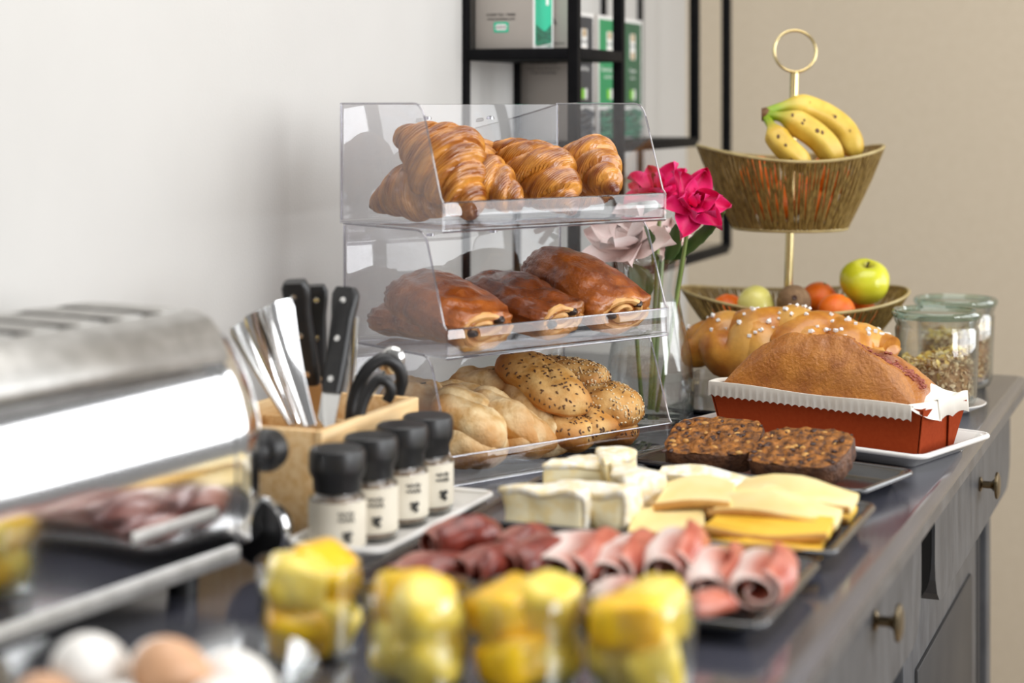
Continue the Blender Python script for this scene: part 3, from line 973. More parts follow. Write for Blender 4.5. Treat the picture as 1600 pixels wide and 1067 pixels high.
def petal_mesh(L, wd, curl, cup, m, nu=12, nv=8, tipw=0.0):
    def f(u, v):
        s = (v-0.5)*2
        ww = wd/2*(math.sin(pi*min(1, 0.06+u*0.94)**0.85)**0.75)*(1-0.05*u)
        x = L*u
        z = curl*L*u*u+cup*wd*s*s*(0.4+0.6*u)
        return V((x, s*ww, z+0.002*sin(6*u+4*s)))
    return G().sheet(f, nu, nv, lambda u, v: 0.45*abs((v-0.5)*2)**6+0.12*u**3).mesh('petal', m, angle=89)


def flower(name, label, centre, facing, foot, m, whorls, group, seed, stem_r=0.0026):
    rnd = random.Random(seed)
    t = thing(name, label, 'flower', foot, 0, group)
    c = V(centre)-V(foot)
    q = V(facing).to_track_quat('Z', 'Y').to_matrix()
    mid = c*0.55+V((0, 0, -0.01))
    pts = [V((0, 0, 0)).lerp(mid, k/6*1.0).lerp(mid.lerp(c, k/6), k/6) for k in range(7)]
    pts[-1] = c-q @ V((0, 0, 0.004))
    G().tube(pts, stem_r, 8).obj('stem', M['stem'], t)
    for nn, L_, wd, curl, cup, tilt, lift in whorls:
        me = petal_mesh(L_, wd, curl, cup, m)
        for k in range(nn):
            o = bpy.data.objects.new('petal', me)
            COL.objects.link(o)
            o.parent = t
            ang = 2*pi*k/nn+rnd.uniform(-0.2, 0.2)+lift*7
            mx = q @ Matrix.Rotation(ang, 3, 'Z') @ Matrix.Rotation(-tilt+rnd.uniform(-0.16, 0.16), 3, 'Y') @ Matrix.Rotation(rnd.uniform(-0.2, 0.2), 3, 'X')
            s = rnd.uniform(0.88, 1.1)
            o.matrix_local = Matrix.Translation(c+q @ V((0, 0, lift))) @ mx.to_4x4() @ Matrix.Scale(s, 4)
    return t, c, q


zf = vb+V((0.0, 0.0, 0.010))
magenta = [(6, 0.049, 0.034, -0.16, 0.20, 0.30, 0.0), (6, 0.042, 0.031, -0.08, 0.26, 0.70, 0.002), (4, 0.026, 0.018, 0.16, 0.40, 1.05, 0.004)]
flower('magenta_flower', 'bright magenta flower leaning out over the carafe towards the fruit stand', at(1080, 322, 2.17), (0.25, -0.85, 0.50), zf+V((0.008, -0.004, 0)), M['petal_pink'], magenta, 'flowers in the carafe', 3)
flower('magenta_flower', 'magenta flower half hidden behind the upper bin of the bakery stand', at(1032, 302, 2.25), (-0.25, -0.5, 0.8), zf+V((0.0, 0.012, 0)), M['petal_pink'], magenta, 'flowers in the carafe', 8)
pale = [(6, 0.064, 0.044, -0.05, 0.20, 0.22, 0.0), (6, 0.052, 0.038, 0.05, 0.26, 0.62, 0.002), (4, 0.032, 0.022, 0.16, 0.40, 1.05, 0.004)]
flower('pale_flower', 'pale pink flower drooping to the left over the rim of the carafe', at(985, 385, 2.20), (-0.45, -0.55, 0.70), zf+V((-0.010, -0.004, 0)), M['petal_pale'], pale, 'flowers in the carafe', 5)
flower('pale_flower', 'pale pink flower upright behind the right edge of the stand', at(1036, 384, 2.27), (0.1, -0.4, 0.9), zf+V((0.004, 0.010, 0)), M['petal_pale'], [(n_, l_*0.7, w_*0.7, c_, u_, t_, f_) for n_, l_, w_, c_, u_, t_, f_ in pale], 'flowers in the carafe', 11)


def leaf(label, p0, p1, wd, bend, m=M['leaf'], seed=0):
    p0, p1 = V(p0), V(p1)
    d = p1-p0
    L_ = d.length
    q = d.to_track_quat('X', 'Z').to_matrix()

    def f(u, v):
        s = (v-0.5)*2
        w_ = wd/2*sin(pi*min(1, 0.04+0.95*u))**0.8*(1+0.06*sin(u*40))
        return q @ V((L_*u, bend*L_*sin(pi*u)+0.25*abs(s)*w_, s*w_))
    o = G().sheet(f, 18, 6).obj('leaf', m, None, p0)
    solid(o, 0.0006)
    return tag(o, label, 'leaf', 'leaves among the flowers')


leaf('dark green leaf rising to the right under the magenta flower', at(1045, 412, 2.19), at(1133, 330, 2.15), 0.016, 0.06)
leaf('broad green leaf standing straight up in the carafe mouth', at(1040, 412, 2.18), at(1056, 350, 2.17), 0.022, 0.08)
leaf('dark leaf between the two pale flowers', at(1018, 415, 2.19), at(1006, 352, 2.17), 0.020, 0.1)
leaf('large leaf pressed against the inside of the carafe', at(1010, 470, 2.20), at(985, 412, 2.19), 0.036, 0.05)

# ================================================================== fruit stand
FS = at(1233, 165, 2.44)
FSB = V((FS.x, FS.y, CT))
fs = thing('fruit_stand', 'two tier gold fruit stand with woven cord baskets and a ring handle', 'fruit stand', FSB)


def zdz(dz):
    return CAMZ-CT-dz


G().lathe([(0, 0), (0.085, 0), (0.088, 0.003), (0.084, 0.007), (0.012, 0.011), (0.0062, 0.02), (0.0062, 0.04)], 48).obj('foot', M['brass'], fs)
TX = 0.0075
ZP = zdz(-0.047)
G().tube([(-0.005, 0, 0.012), (TX, 0, ZP)], 0.0058, 18).obj('pole', M['brass'], fs)
ring = [V((TX+0.0005+0.0285*cos(2*pi*k/48), 0.004*sin(2*pi*k/48), ZP+0.0275+0.0285*sin(2*pi*k/48))) for k in range(48)]
G().tube(ring, 0.0021, 10, loop=True, up=(0, 1, 0)).obj('ring_handle', M['brass'], fs)


def basket(cx, dz_tip, dip, rt, dz_bot, rb, n, seed, bulge):
    zt, zb = zdz(dz_tip), zdz(dz_bot)
    bk = bpy.data.objects.new('basket', None)
    COL.objects.link(bk)
    bk.parent = fs
    bk.location = (cx, 0, 0)

    def rim(a):
        return V((rt*cos(a), rt*sin(a), zt-dip*sin(a)**2))
    G().tube([rim(2*pi*k/72) for k in range(72)], 0.0022, 8, loop=True, up=(0, 0, 1)).obj('rim', M['cord_rim'], bk)
    G().tube([V((rb*cos(2*pi*k/60), rb*sin(2*pi*k/60), zb)) for k in range(60)], 0.0026, 8, loop=True, up=(0, 0, 1)).obj('bottom_ring', M['cord_rim'], bk)
    G().lathe([(0, zb), (rb, zb), (rb, zb+0.003), (0, zb+0.003)], 40).obj('bottom', M['cord'], bk)
    rnd = random.Random(seed)
    g = G()
    for k in range(n):
        a = 2*pi*k/n+rnd.uniform(-0.008, 0.008)
        a2 = a+rnd.gauss(0.10 if k % 2 else -0.02, 0.05)
        p0 = V((rb*cos(a2), rb*sin(a2), zb))
        p1 = rim(a)
        pts = []
        for i in range(6):
            u = i/5
            p = p0.lerp(p1, u)
            rr_ = math.hypot(p.x, p.y)
            k_ = 1+bulge*sin(pi*u)+rnd.uniform(-0.004, 0.004)
            pts.append(V((p.x*k_, p.y*k_, p.z)))
        g.tube(pts, 0.00165, 5, cap=False)
    tag(g.obj('cords', M['cord'], bk), kind='stuff')
    return bk


basket(0.0010, 0.0545, 0.0185, 0.1265, 0.1665, 0.077, 235, 1, 0.02)
basket(0.0065, 0.2505, 0.0165, 0.1540, 0.340, 0.086, 200, 2, 0.03)

# fruit in the lower basket
def fruit(name, label, cat, p, r, m, kind, rot=(0, 0, 0), group='fruit in the lower basket'):
    t = thing(name, label, cat, p, rot=rot, group=group)
    if kind == 'apple':
        prof = []
        for k in range(25):
            ph = -pi/2+pi*k/24
            rad = cos(ph)*(1+0.10*sin(ph))
            z = sin(ph)*0.93
            dim = 0.26*math.exp(-(rad/0.26)**2)
            z -= dim*(1 if ph > 0 else -0.55)
            prof.append((max(0, rad)*r, z*r))
        g = G()
        rings = []
        for rad, z in prof:
            rings.append([V((rad*(1+0.025*cos(5*a))*cos(a), rad*(1+0.025*cos(5*a))*sin(a), z)) for a in [2*pi*j/40 for j in range(40)]])
        bks = [math.exp(-(rd/r/0.22)**2) if z > 0 else 0 for rd, z in prof for _ in range(40)]
        g.loft(rings, False, False, True, bks).obj('skin', m, t)
        G().tube([(0, 0, 0.64*r), (0.02*r, 0, 0.8*r), (0.08*r, 0, 0.93*r)], [0.04*r, 0.035*r, 0.055*r], 8).obj('stem', M['raisin'], t)
    elif kind == 'orange':
        g = G().lathe([(r*cos(-pi/2+pi*k/20)*1.03, r*0.93*sin(-pi/2+pi*k/20)) for k in range(21)], 32)
        g.jitter(r*0.03, 2.2/r, int(r*1e4)).obj('peel', m, t)
        G().lathe([(0, 0), (0.09*r, 0.0), (0.10*r, 0.03*r), (0, 0.06*r)], 8, (0, 0, 0.92*r)).obj('navel', M['stem'], t)
    else:
        g = G().ell((0, 0, 0), (r*0.94, r*0.92, r*1.25), 32, 20)
        g.obj('skin', m, t)
        G().lathe([(0, 0), (0.16*r, 0.0), (0.12*r, 0.07*r), (0, 0.03*r)], 12, (0, 0, 1.22*r)).obj('blossom_end', M['raisin'], t)
    return t


fruit('apple', 'glossy yellow green apple standing at the right end of the lower basket', 'apple', at(1351, 441, 2.415), 0.0335, M['apple'], 'apple', (0.42, -0.10, 0.3))
fruit('apple', 'pale yellow apple lying at the left in the lower basket', 'apple', at(1181, 478, 2.39), 0.0275, M['apple_pale'], 'apple', (0.2, 1.25, 0.2))
fruit('kiwi', 'brown kiwi in front of the pole in the lower basket', 'kiwi', at(1240, 472, 2.375), 0.0245, M['kiwi'], 'kiwi', (1.25, -0.35, 0))
fruit('mandarin', 'mandarin beside the pole behind the kiwi', 'mandarin', at(1281, 466, 2.44), 0.0235, M['orange'], 'orange', (0.2, 0.3, 0))
fruit('mandarin', 'mandarin at the foot of the green apple', 'mandarin', at(1308, 487, 2.37), 0.0250, M['orange'], 'orange', (0.5, 0.1, 1))
fruit('mandarin', 'mandarin barely showing left of the pale apple', 'mandarin', at(1138, 482, 2.43), 0.0215, M['orange'], 'orange', (0.1, 0.1, 0))
fruit('mandarin', 'mandarin buried under the green apple', 'mandarin', at(1345, 492, 2.45), 0.0235, M['orange'], 'orange', (0.1, 0.1, 0))
# fruit in the upper basket, seen through the cords
for k, (x, y, Y, r, lab) in enumerate((
        (1209, 316, 2.455, 0.0300, 'orange showing through the cords at the left of the upper basket'),
        (1274, 317, 2.455, 0.0290, 'orange showing through the cords at the right of the upper basket'),
        (1245, 300, 2.505, 0.0270, 'orange at the back of the upper basket under the bananas'),
        (1187, 275, 2.46, 0.0270, 'orange peeping over the rim of the upper basket left of the bananas'),
        (1295, 275, 2.45, 0.0280, 'orange hidden under the tips of the bananas'))):
    fruit('orange', lab, 'orange', at(x, y, Y), r, M['orange'], 'orange', (0.3*k, 0.2, 0), 'oranges in the upper basket')

bb = thing('banana_bunch', 'bunch of three ripe bananas with green stems in the upper basket', 'bananas', at(1193, 181, 2.375))
B0 = V(bb.location)


def banana(path, rad, spots, seed):
    P = [at(x, y, Y)-B0 for x, y, Y in path]
    pts, rs, bk = [], [], []
    n = 40
    for i in range(n+1):
        s = i/n*(len(P)-1)
        k = min(int(s), len(P)-2)
        u = s-k
        p0, p1, p2, p3 = P[max(k-1, 0)], P[k], P[k+1], P[min(k+2, len(P)-1)]
        pts.append(0.5*((2*p1)+(p2-p0)*u+(2*p0-5*p1+4*p2-p3)*u*u+(3*p1-3*p2+p3-p0)*u**3))
        f = i/n
        r = rad*(0.36+0.64*(lambda z_: z_*z_*(3-2*z_))(min(1, max(0, (f-0.15)/0.24))))*(1-max(0, (f-0.80)/0.20)**2.2*0.72)
        rs.append(r)
        bk.append(min(1, max(0, 1.5-f*4.6))+max(0, (f-0.965)*8))
    shape = lambda th: 1+0.05*cos(5*th+0.6)
    b = G().tube(pts, rs, 30, True, None, False, (0, -0.5, 1), bk, shape).obj('banana', M['banana'], bb)
    G().ell(pts[-1], (0.005, 0.005, 0.004), 10, 6).obj('tip', M['brown_spot'], b)
    rnd = random.Random(seed)
    if spots:
        g = G()
        for _ in range(spots):
            i = rnd.randint(12, 34)
            d = (-pts[i]-B0+V((0, 0, CAMZ))).normalized()+V((rnd.uniform(-0.5, 0.5), 0, rnd.uniform(-0.1, 0.8)))
            tn = (pts[i+1]-pts[i]).normalized()
            d = (d-tn*d.dot(tn)).normalized()
            q = d.to_track_quat('Z', 'Y').to_matrix()
            s = rnd.uniform(0.0008, 0.0024)
            g.ell(pts[i]+d*rs[i]*1.0, (s*rnd.uniform(0.6, 1.3), s*1.4, 0.0005), 8, 4, q)
        tag(g.obj('spots', M['brown_spot'], b), kind='stuff')
    return b


banana([(1198, 176, 2.375), (1226, 167, 2.385), (1256, 170, 2.395), (1292, 185, 2.40), (1322, 210, 2.40), (1338, 246, 2.39)], 0.0188, 7, 1)
banana([(1198, 180, 2.372), (1222, 183, 2.362), (1248, 194, 2.358), (1274, 211, 2.356), (1294, 232, 2.356), (1308, 262, 2.36)], 0.0175, 9, 2)
banana([(1198, 184, 2.370), (1206, 198, 2.352), (1214, 213, 2.344), (1226, 229, 2.338), (1243, 246, 2.338), (1262, 264, 2.345)], 0.0162, 4, 3)
G().tube([at(1190, 179, 2.375)-B0, at(1197, 179, 2.374)-B0, at(1204, 180, 2.372)-B0], [0.0085, 0.0100, 0.0065], 14).obj('crown', M['brown_spot'], bb)

# ================================================================== fruit loaf in its paper mould, on a white plate
LA = math.atan2(-0.637, 0.77)                 # heading of the loaf
LC = V((0.367, 2.033, CT))
tray('serving_plate', 'white rectangular porcelain plate under the loaf in its terracotta paper mould', 'plate', 0.315, 0.176, 0.018, V((0.365, 2.038, CT)), LA, M['porcelain'], 0.016, 0.008, 0.010, 0.004)
ld = thing('paper_mould', 'terracotta paper loaf mould with scalloped white baking paper collar', 'baking mould', LC+V((0, 0, 0.0055)), LA)
bx, by, tx_, ty_, hz = 0.2465, 0.080, 0.268, 0.100, 0.056


def wall4(sx0, sy0, sx1, sy1, z0, z1, th, dx=0.0):
    a = [V((-sx0/2, -sy0/2, z0)), V((sx0/2, -sy0/2, z0)), V((sx0/2, sy0/2, z0)), V((-sx0/2, sy0/2, z0))]
    b = [V((-sx1/2, -sy1/2, z1)), V((sx1/2, -sy1/2, z1)), V((sx1/2, sy1/2, z1)), V((-sx1/2, sy1/2, z1))]
    return a, b


a, b = wall4(bx, by, tx_, ty_, 0, hz, 0)
ai = [p*1.0+V((-math.copysign(0.001, p.x), -math.copysign(0.001, p.y), 0.001)) for p in a]
bi = [p*1.0+V((-math.copysign(0.001, p.x), -math.copysign(0.001, p.y), 0)) for p in b]
G().loft([a, b, bi, ai]).obj('shell', M['mould'], ld, smooth=False)
for s in (-1, 1):                              # folded end flaps, a triangle of doubled paper on each end wall
    x0, x1 = s*(bx/2+0.0012), s*(tx_/2+0.0012)
    f = [V((x0+s*0.0004, 0.030, 0.002)), V((x1+s*0.0004, 0.012, hz-0.002)), V((x1+s*0.004, 0.047, hz-0.001)), V((x1+s*0.001, ty_/2+0.0005, hz-0.002)), V((x0+s*0.001, by/2+0.0005, 0.002))]
    G().loft([f, [p+V((s*0.0012, 0, 0)) for p in f]]).obj('end_flap', M['mould'], ld, smooth=False)
    f = [V((x0+s*0.0004, -by/2-0.0004, 0.001)), V((x1+s*0.0004, -ty_/2-0.0004, hz-0.001)), V((x1+s*0.0004, -0.012, hz-0.002))]
    G().loft([f, [p+V((s*0.0010, 0, 0)) for p in f]]).obj('end_flap', M['mould'], ld, smooth=False)


def collar(p0, p1, outn, depth, n, scal):
    """strip of white paper turned down over the rim between p0 and p1"""
    top, low = [], []
    m_ = n*6
    for i in range(m_+1):
        u = i/m_
        p = V(p0).lerp(V(p1), u)
        wv = 0.0010*sin(u*9)
        top.append(p+V((0, 0, 0.004+wv)))
        low.append(p+V(outn)*(0.0022+0.0012*sin(u*7+1))+V((0, 0, -depth+scal*abs(sin(pi*n*u)))))
    g = G()
    inner = [p-V(outn)*0.006+V((0, 0, -0.003)) for p in top]
    edge = [p+V(outn)*0.0018 for p in top]
    g.loft([inner, top, edge, low], False, False, False)
    o = g.obj('collar', M['paper'], ld)
    return solid(o, 0.0007)


h2 = hz
collar((-tx_/2-0.001, -ty_/2-0.001, h2), (tx_/2-0.010, -ty_/2-0.001, h2-0.001), (0, -1, 0), 0.0125, 28, 0.0022)
collar((-tx_/2-0.001, ty_/2+0.001, h2), (tx_/2, ty_/2+0.001, h2), (0, 1, 0), 0.0125, 28, 0.0022)
collar((-tx_/2-0.001, -ty_/2, h2), (-tx_/2-0.001, ty_/2, h2), (-1, 0, 0), 0.0125, 10, 0.0022)
collar((tx_/2+0.003, -ty_/2+0.030, h2+0.003), (tx_/2+0.003, ty_/2+0.002, h2+0.004), (1, 0, 0), 0.019, 2, 0.004)
# the corner of the paper folded over
f = [V((tx_/2-0.020, -ty_/2-0.002, h2+0.003)), V((tx_/2+0.004, -ty_/2+0.034, h2+0.006)), V((tx_/2+0.0065, -ty_/2+0.034, h2-0.016)), V((tx_/2+0.0055, -ty_/2+0.006, h2-0.010)), V((tx_/2-0.004, -ty_/2-0.0035, h2-0.004))]
G().loft([f, [p+V((0.0006, -0.0006, 0)) for p in f]]).obj('paper_corner', M['paper'], ld, smooth=False)


def liner(u, v):
    p0, p1 = V((0.098, -0.030+0.072*v, h2+0.020-0.030*(v-0.55)**2*4*0.6)), V((tx_/2+0.002, -0.026+0.076*v, h2+0.004))
    p = p0.lerp(p1, u)
    return p+V((0, 0, 0.004*sin(pi*u)*sin(pi*v)+0.0012*sin(14*v)))


solid(G().sheet(liner, 8, 12).obj('paper_liner', M['paper'], ld), 0.0007)
# the cake: a dome with a ragged crack along its top
cake = thing('loaf_cake', 'golden brown domed loaf cake with a red jam crack rising from the mould', 'cake', LC+V((0, 0, 0.0055+hz)), LA)


def dome(x, y):
    s, t = x/(tx_/2-0.006), y/(ty_/2-0.006)
    e = max(0, 1-abs(s)**2.3)
    k = max(0, 1-abs(t)**2.4)
    h = 0.066*e**0.66*k**0.55*(1-0.10*s)+0.000
    crack = 0.003*sin(s*9)+0.004-0.016*max(0, s)
    d = (y-crack)/0.010
    if abs(s) < 0.86:
        h += (-0.012*math.exp(-d*d)+0.008*math.exp(-((d+1.5)/0.8)**2))*(1-(s/0.86)**2)
    q = V((x, y, 0))
    h += (0.0050*noise.noise(q*30)+0.0026*noise.noise(q*85)+0.0012*noise.noise(q*200))*e*k
    return h


NX, NY = 110, 48
g = G()
hx, hy = tx_/2-0.004, ty_/2-0.004


def cpt(u, v):
    s, t = 2*u-1, 2*v-1
    s = math.sin(s*pi/2)*0.35+s*0.65
    x, y = s*hx, t*hy
    return V((x, y, max(-0.006, dome(x, y)-0.004)))


g.sheet(cpt, NX, NY, lambda u, v: 0.75*math.exp(-((cpt(u, v).y-0.004+0.016*max(0, 2*u-1))/0.008)**2)*(1 if 0.08 < u < 0.93 else 0.2))
g.obj('crumb', M['cake'], cake, angle=80)
g = G()
rnd = random.Random(4)
for k in range(420):
    s = rnd.uniform(-0.45, 0.90)
    x = s*hx
    y = 0.004+0.003*sin(s*9)-0.016*max(0, s)+rnd.gauss(0, 0.0050)
    r = rnd.uniform(0.0008, 0.0022)
    g.ell((x, y, dome(x, y)-0.004+r*0.2), (r*1.3, r, r*0.8), 8, 5)
tag(g.obj('jam_crack', M['jam'], cake), kind='stuff')

# ================================================================== braided brioche on a clear stand
BA = math.atan2(-0.43, 0.90)
BC = V((0.348, 2.235, CT))
tag(G().loft([rr(0.275, 0.100, 0.012, 0.0), rr(0.29, 0.112, 0.012, 0.004), rr(0.29, 0.112, 0.012, 0.007), rr(0.28, 0.10, 0.012, 0.007)]).obj('serving_tray', M['black_tray'], None, BC+V((0.0, 0.0, 0)), (0, 0, BA)),
    'black tray at the back, under the clear riser of the braided brioche', 'tray')
tag(G().loft([rr(0.270, 0.090, 0.008, 0.0), rr(0.262, 0.084, 0.008, 0.036), rr(0.258, 0.080, 0.008, 0.036), rr(0.258, 0.080, 0.008, 0.033), rr(0.266, 0.086, 0.008, 0.0)], False, False).obj('riser', M['acrylic'], None, BC+V((0, 0, 0.0078)), (0, 0, BA)),
    'low clear plastic riser carrying the braided brioche', 'riser')
br = thing('brioche', 'golden braided brioche sprinkled with white pearl sugar behind the loaf cake', 'brioche', BC+V((0, 0, 0.045)), BA)
HL = 0.128


def braid(ph, s):
    """s from 0 to 1 along the loaf"""
    a = s*2*pi*1.45+ph
    taper = math.sin(pi*(0.10+0.80*s))**0.6
    return V(((s*2-1)*HL, 0.030*taper*sin(a), 0.041+0.016*cos(2*a)*taper-0.012*(1-taper)))


strands = []
for k in range(3):
    pts = [braid(k*2*pi/3+0.4, i/48) for i in range(49)]
    rs = [0.0345*math.sin(pi*(0.09+0.82*i/48))**0.55*(1+0.07*sin(i*0.8+k)) for i in range(49)]
    bks = [0.55*max(0, math.sin(i/48*2*pi*2.9+k*2))**3 for i in range(49)]
    g = G().tube(pts, rs, 26, bakes=bks)
    g.jitter(0.0035, 22, k)
    zmin = min(p[2] for p in g.v)
    g.v = [(x, y, max(z, 0.0)) for x, y, z in g.v]
    strands.append(g.obj('strand', M['brioche'], br, angle=80))
rnd = random.Random(9)
g = G()
allf = [(f.center.copy(), f.normal.copy()) for s in strands for f in s.data.polygons if f.normal.z > 0.35 and f.center.z > 0.055]
for c, n_ in rnd.sample(allf, min(130, len(allf))):
    for q in range(rnd.choice((1, 1, 2, 3))):
        r = rnd.uniform(0.0012, 0.0024)
        p = c+n_*r*0.6+V((rnd.gauss(0, 0.002), rnd.gauss(0, 0.002), 0))*(q > 0)
        g.box(p, (2*r, 2*r*rnd.uniform(0.7, 1), 2*r*rnd.uniform(0.6, 1)), Matrix.Rotation(rnd.uniform(0, 3), 3, V((rnd.random(), rnd.random(), 1)).normalized()))
tag(g.obj('pearl_sugar', M['sugar'], br, smooth=False), kind='stuff')

# ================================================================== two glass jars of muesli
def jar(label, loc, fill, seed):
    j = thing('glass_jar', label, 'jar', loc, 0, 'glass jars of muesli')
    H = 0.112
    G().lathe([(0, 0.001), (0.040, 0), (0.046, 0.004), (0.0495, 0.012), (0.0525, H-0.014), (0.0505, H-0.010), (0.0535, H-0.003), (0.0535, H),
               (0.050, H), (0.0480, H-0.011), (0.0500, H-0.016), (0.0470, 0.013), (0.043, 0.008), (0, 0.007)], 56).obj('body', M['glass'], j)
    G().lathe([(0, 0.0005), (0.0475, 0.0), (0.0550, 0.0), (0.0565, 0.003), (0.0565, 0.007), (0.0545, 0.0095), (0.050, 0.0095), (0.0475, 0.0055), (0, 0.0055)], 56, (0, 0, H+0.0008)).obj('lid', M['green_glass'], j)
    rnd = random.Random(seed)

    def heap(x, y):
        return fill+0.008*noise.noise(V((x*40+seed, y*40, 0)))+0.010*(x/0.045)
    mus = bpy.data.objects.new('muesli', None)
    COL.objects.link(mus)
    mus.parent = j
    G().lathe([(0, 0.010), (0.038, 0.010), (0.0425, 0.018), (0.0440, fill-0.012), (0, fill-0.009)], 28).obj('packed_muesli', M['grain'], mus)
    sets = {'oats': (M['oat'], 520, (0.0038, 0.0030, 0.0008)), 'grains': (M['grain'], 300, (0.0034, 0.0018, 0.0016)), 'cornflakes': (M['cornflake'], 70, (0.0068, 0.0050, 0.0010))}
    for nm, (m_, n_, sz) in sets.items():
        g = G()
        for _ in range(n_):
            top = rnd.random() < (0.35 if nm != 'cornflakes' else 0.85)
            a = rnd.uniform(0, 2*pi)
            if top:
                r = 0.0435*math.sqrt(rnd.random())
                z = heap(r*cos(a), r*sin(a))+rnd.uniform(-0.003, 0.002)
            else:
                z = rnd.uniform(0.014, fill-0.004)
                r = 0.0425+0.0035*(z/0.1)+rnd.uniform(-0.002, 0.0008)
            q = Matrix.Rotation(rnd.uniform(0, pi), 3, V((rnd.gauss(0, 1), rnd.gauss(0, 1), rnd.gauss(0, 1))).normalized())
            k = rnd.uniform(0.7, 1.2)
            g.ell((r*cos(a), r*sin(a), z), tuple(x*k for x in sz), 7, 4, q)
        tag(g.obj(nm, m_, mus), kind='stuff')
    return j


jr = on(1493, 603)
jar('glass jar of muesli at the far corner of the worktop, behind the other jar', jr, 0.074, 1)
jf = on(1464, 625, 0.012)
dish = G().lathe([(0, 0.0), (0.040, 0.0), (0.044, 0.002), (0.060, 0.0095), (0.0612, 0.0110), (0.0598, 0.0118), (0.050, 0.0085), (0.043, 0.0048), (0, 0.0045)], 56)
tag(dish.obj('saucer', M['porcelain'], None, V((jf.x, jf.y, CT))), 'small white saucer under the front muesli jar', 'saucer')
jar('glass jar of muesli on a small saucer, right behind the loaf cake', V((jf.x, jf.y, CT+0.0053)), 0.062, 2)

# ================================================================== black tray with two slices of fruit cake
TA = math.atan2(-0.607, 0.795)
TCc = V((0.268, 1.858, CT))
tray('slate_tray', 'small black ridged tray with two fruit cake slices beside the bakery stand', 'tray', 0.272, 0.126, 0.013, TCc, TA, M['black_tray'], 0.010, 0.005, 0.008, 0.003)


def cake_slice(label, loc, rot, seed):
    t = thing('fruit_cake_slice', label, 'cake slice', loc, rot=rot, group='fruit cake slices')
    wx, wy, th = 0.100, 0.082, 0.021
    n = 56
    out = []
    for k in range(n):
        a = 2*pi*k/n
        kk = (abs(cos(a))**4+abs(sin(a))**4)**(-0.25)
        x, y = wx/2*cos(a)*kk, wy/2*sin(a)*kk
        if y > 0:
            y *= 1.06+0.05*cos(x*50)
        q = noise.noise(V((x*70, y*70, seed)))
        out.append(V((x*(1+0.035*q), y*(1+0.035*q), 0)))
    rings = [[p*s+V((0, 0, z)) for p in out] for s, z in ((0.97, 0), (1.0, 0.002), (1.0, th-0.002), (0.985, th-0.0003))]
    G().loft(rings).jitter(0.0012, 150, seed).obj('crust', M['fruitcake_crust'], t, angle=50)
    g = G()
    N = 46

    def top(u, v):
        a, r = 2*pi*u, v*0.985
        kk = (abs(cos(a))**4+abs(sin(a))**4)**(-0.25)
        x, y = wx/2*cos(a)*kk*r, wy/2*sin(a)*kk*r
        if y > 0:
            y *= 1.06+0.05*cos(x*50)
        p = V((x, y, 0))
        return V((x, y, th+0.0012+0.0032*noise.noise(p*110+V((seed, 0, 0)))+0.0018*noise.noise(p*260)-(0.0016 if v > 0.98 else 0)))
    g.sheet(top, 64, 22).obj('crumb', M['fruitcake'], t, angle=89)
    rnd = random.Random(seed)
    for nm, m_, nn in (('raisins', M['raisin'], 40), ('nuts', M['nut'], 22)):
        g = G()
        for _ in range(nn):
            x, y = rnd.uniform(-0.46, 0.46)*wx, rnd.uniform(-0.46, 0.46)*wy
            r = rnd.uniform(0.0014, 0.0032)
            g.ell((x, y, th+0.0008), (r*1.4, r, r*0.6), 8, 5, Matrix.Rotation(rnd.uniform(0, 3), 3, 'Z'))
        tag(g.jitter(0.0008, 200, seed).obj(nm, m_, t), kind='stuff')
    return t


def tilt(head, pitch, roll=0.0):
    return (Matrix.Rotation(head, 4, 'Z') @ Matrix.Rotation(pitch, 4, 'Y') @ Matrix.Rotation(roll, 4, 'X')).to_euler()


cake_slice('left fruit cake slice, its far edge touching the other slice', TCc+V((-0.052, 0.033, 0.0170)), tilt(TA+0.30, -0.03, 0.30), 1)
cake_slice('right fruit cake slice, its thick dark crust facing right', TCc+V((0.031, -0.031, 0.0175)), tilt(TA+0.12, -0.02, 0.30), 2)

# ================================================================== cheese tray
CHC = (on(1352, 790, 0.015)+on(740, 815, 0.015))/2
CHC.z = CT
tray('serving_tray', 'black tray carrying soft cheese wedges and sliced hard cheese', 'tray', 0.335, 0.200, 0.017, CHC, RZ, M['black_tray'], 0.012, 0.006, 0.010, 0.003)


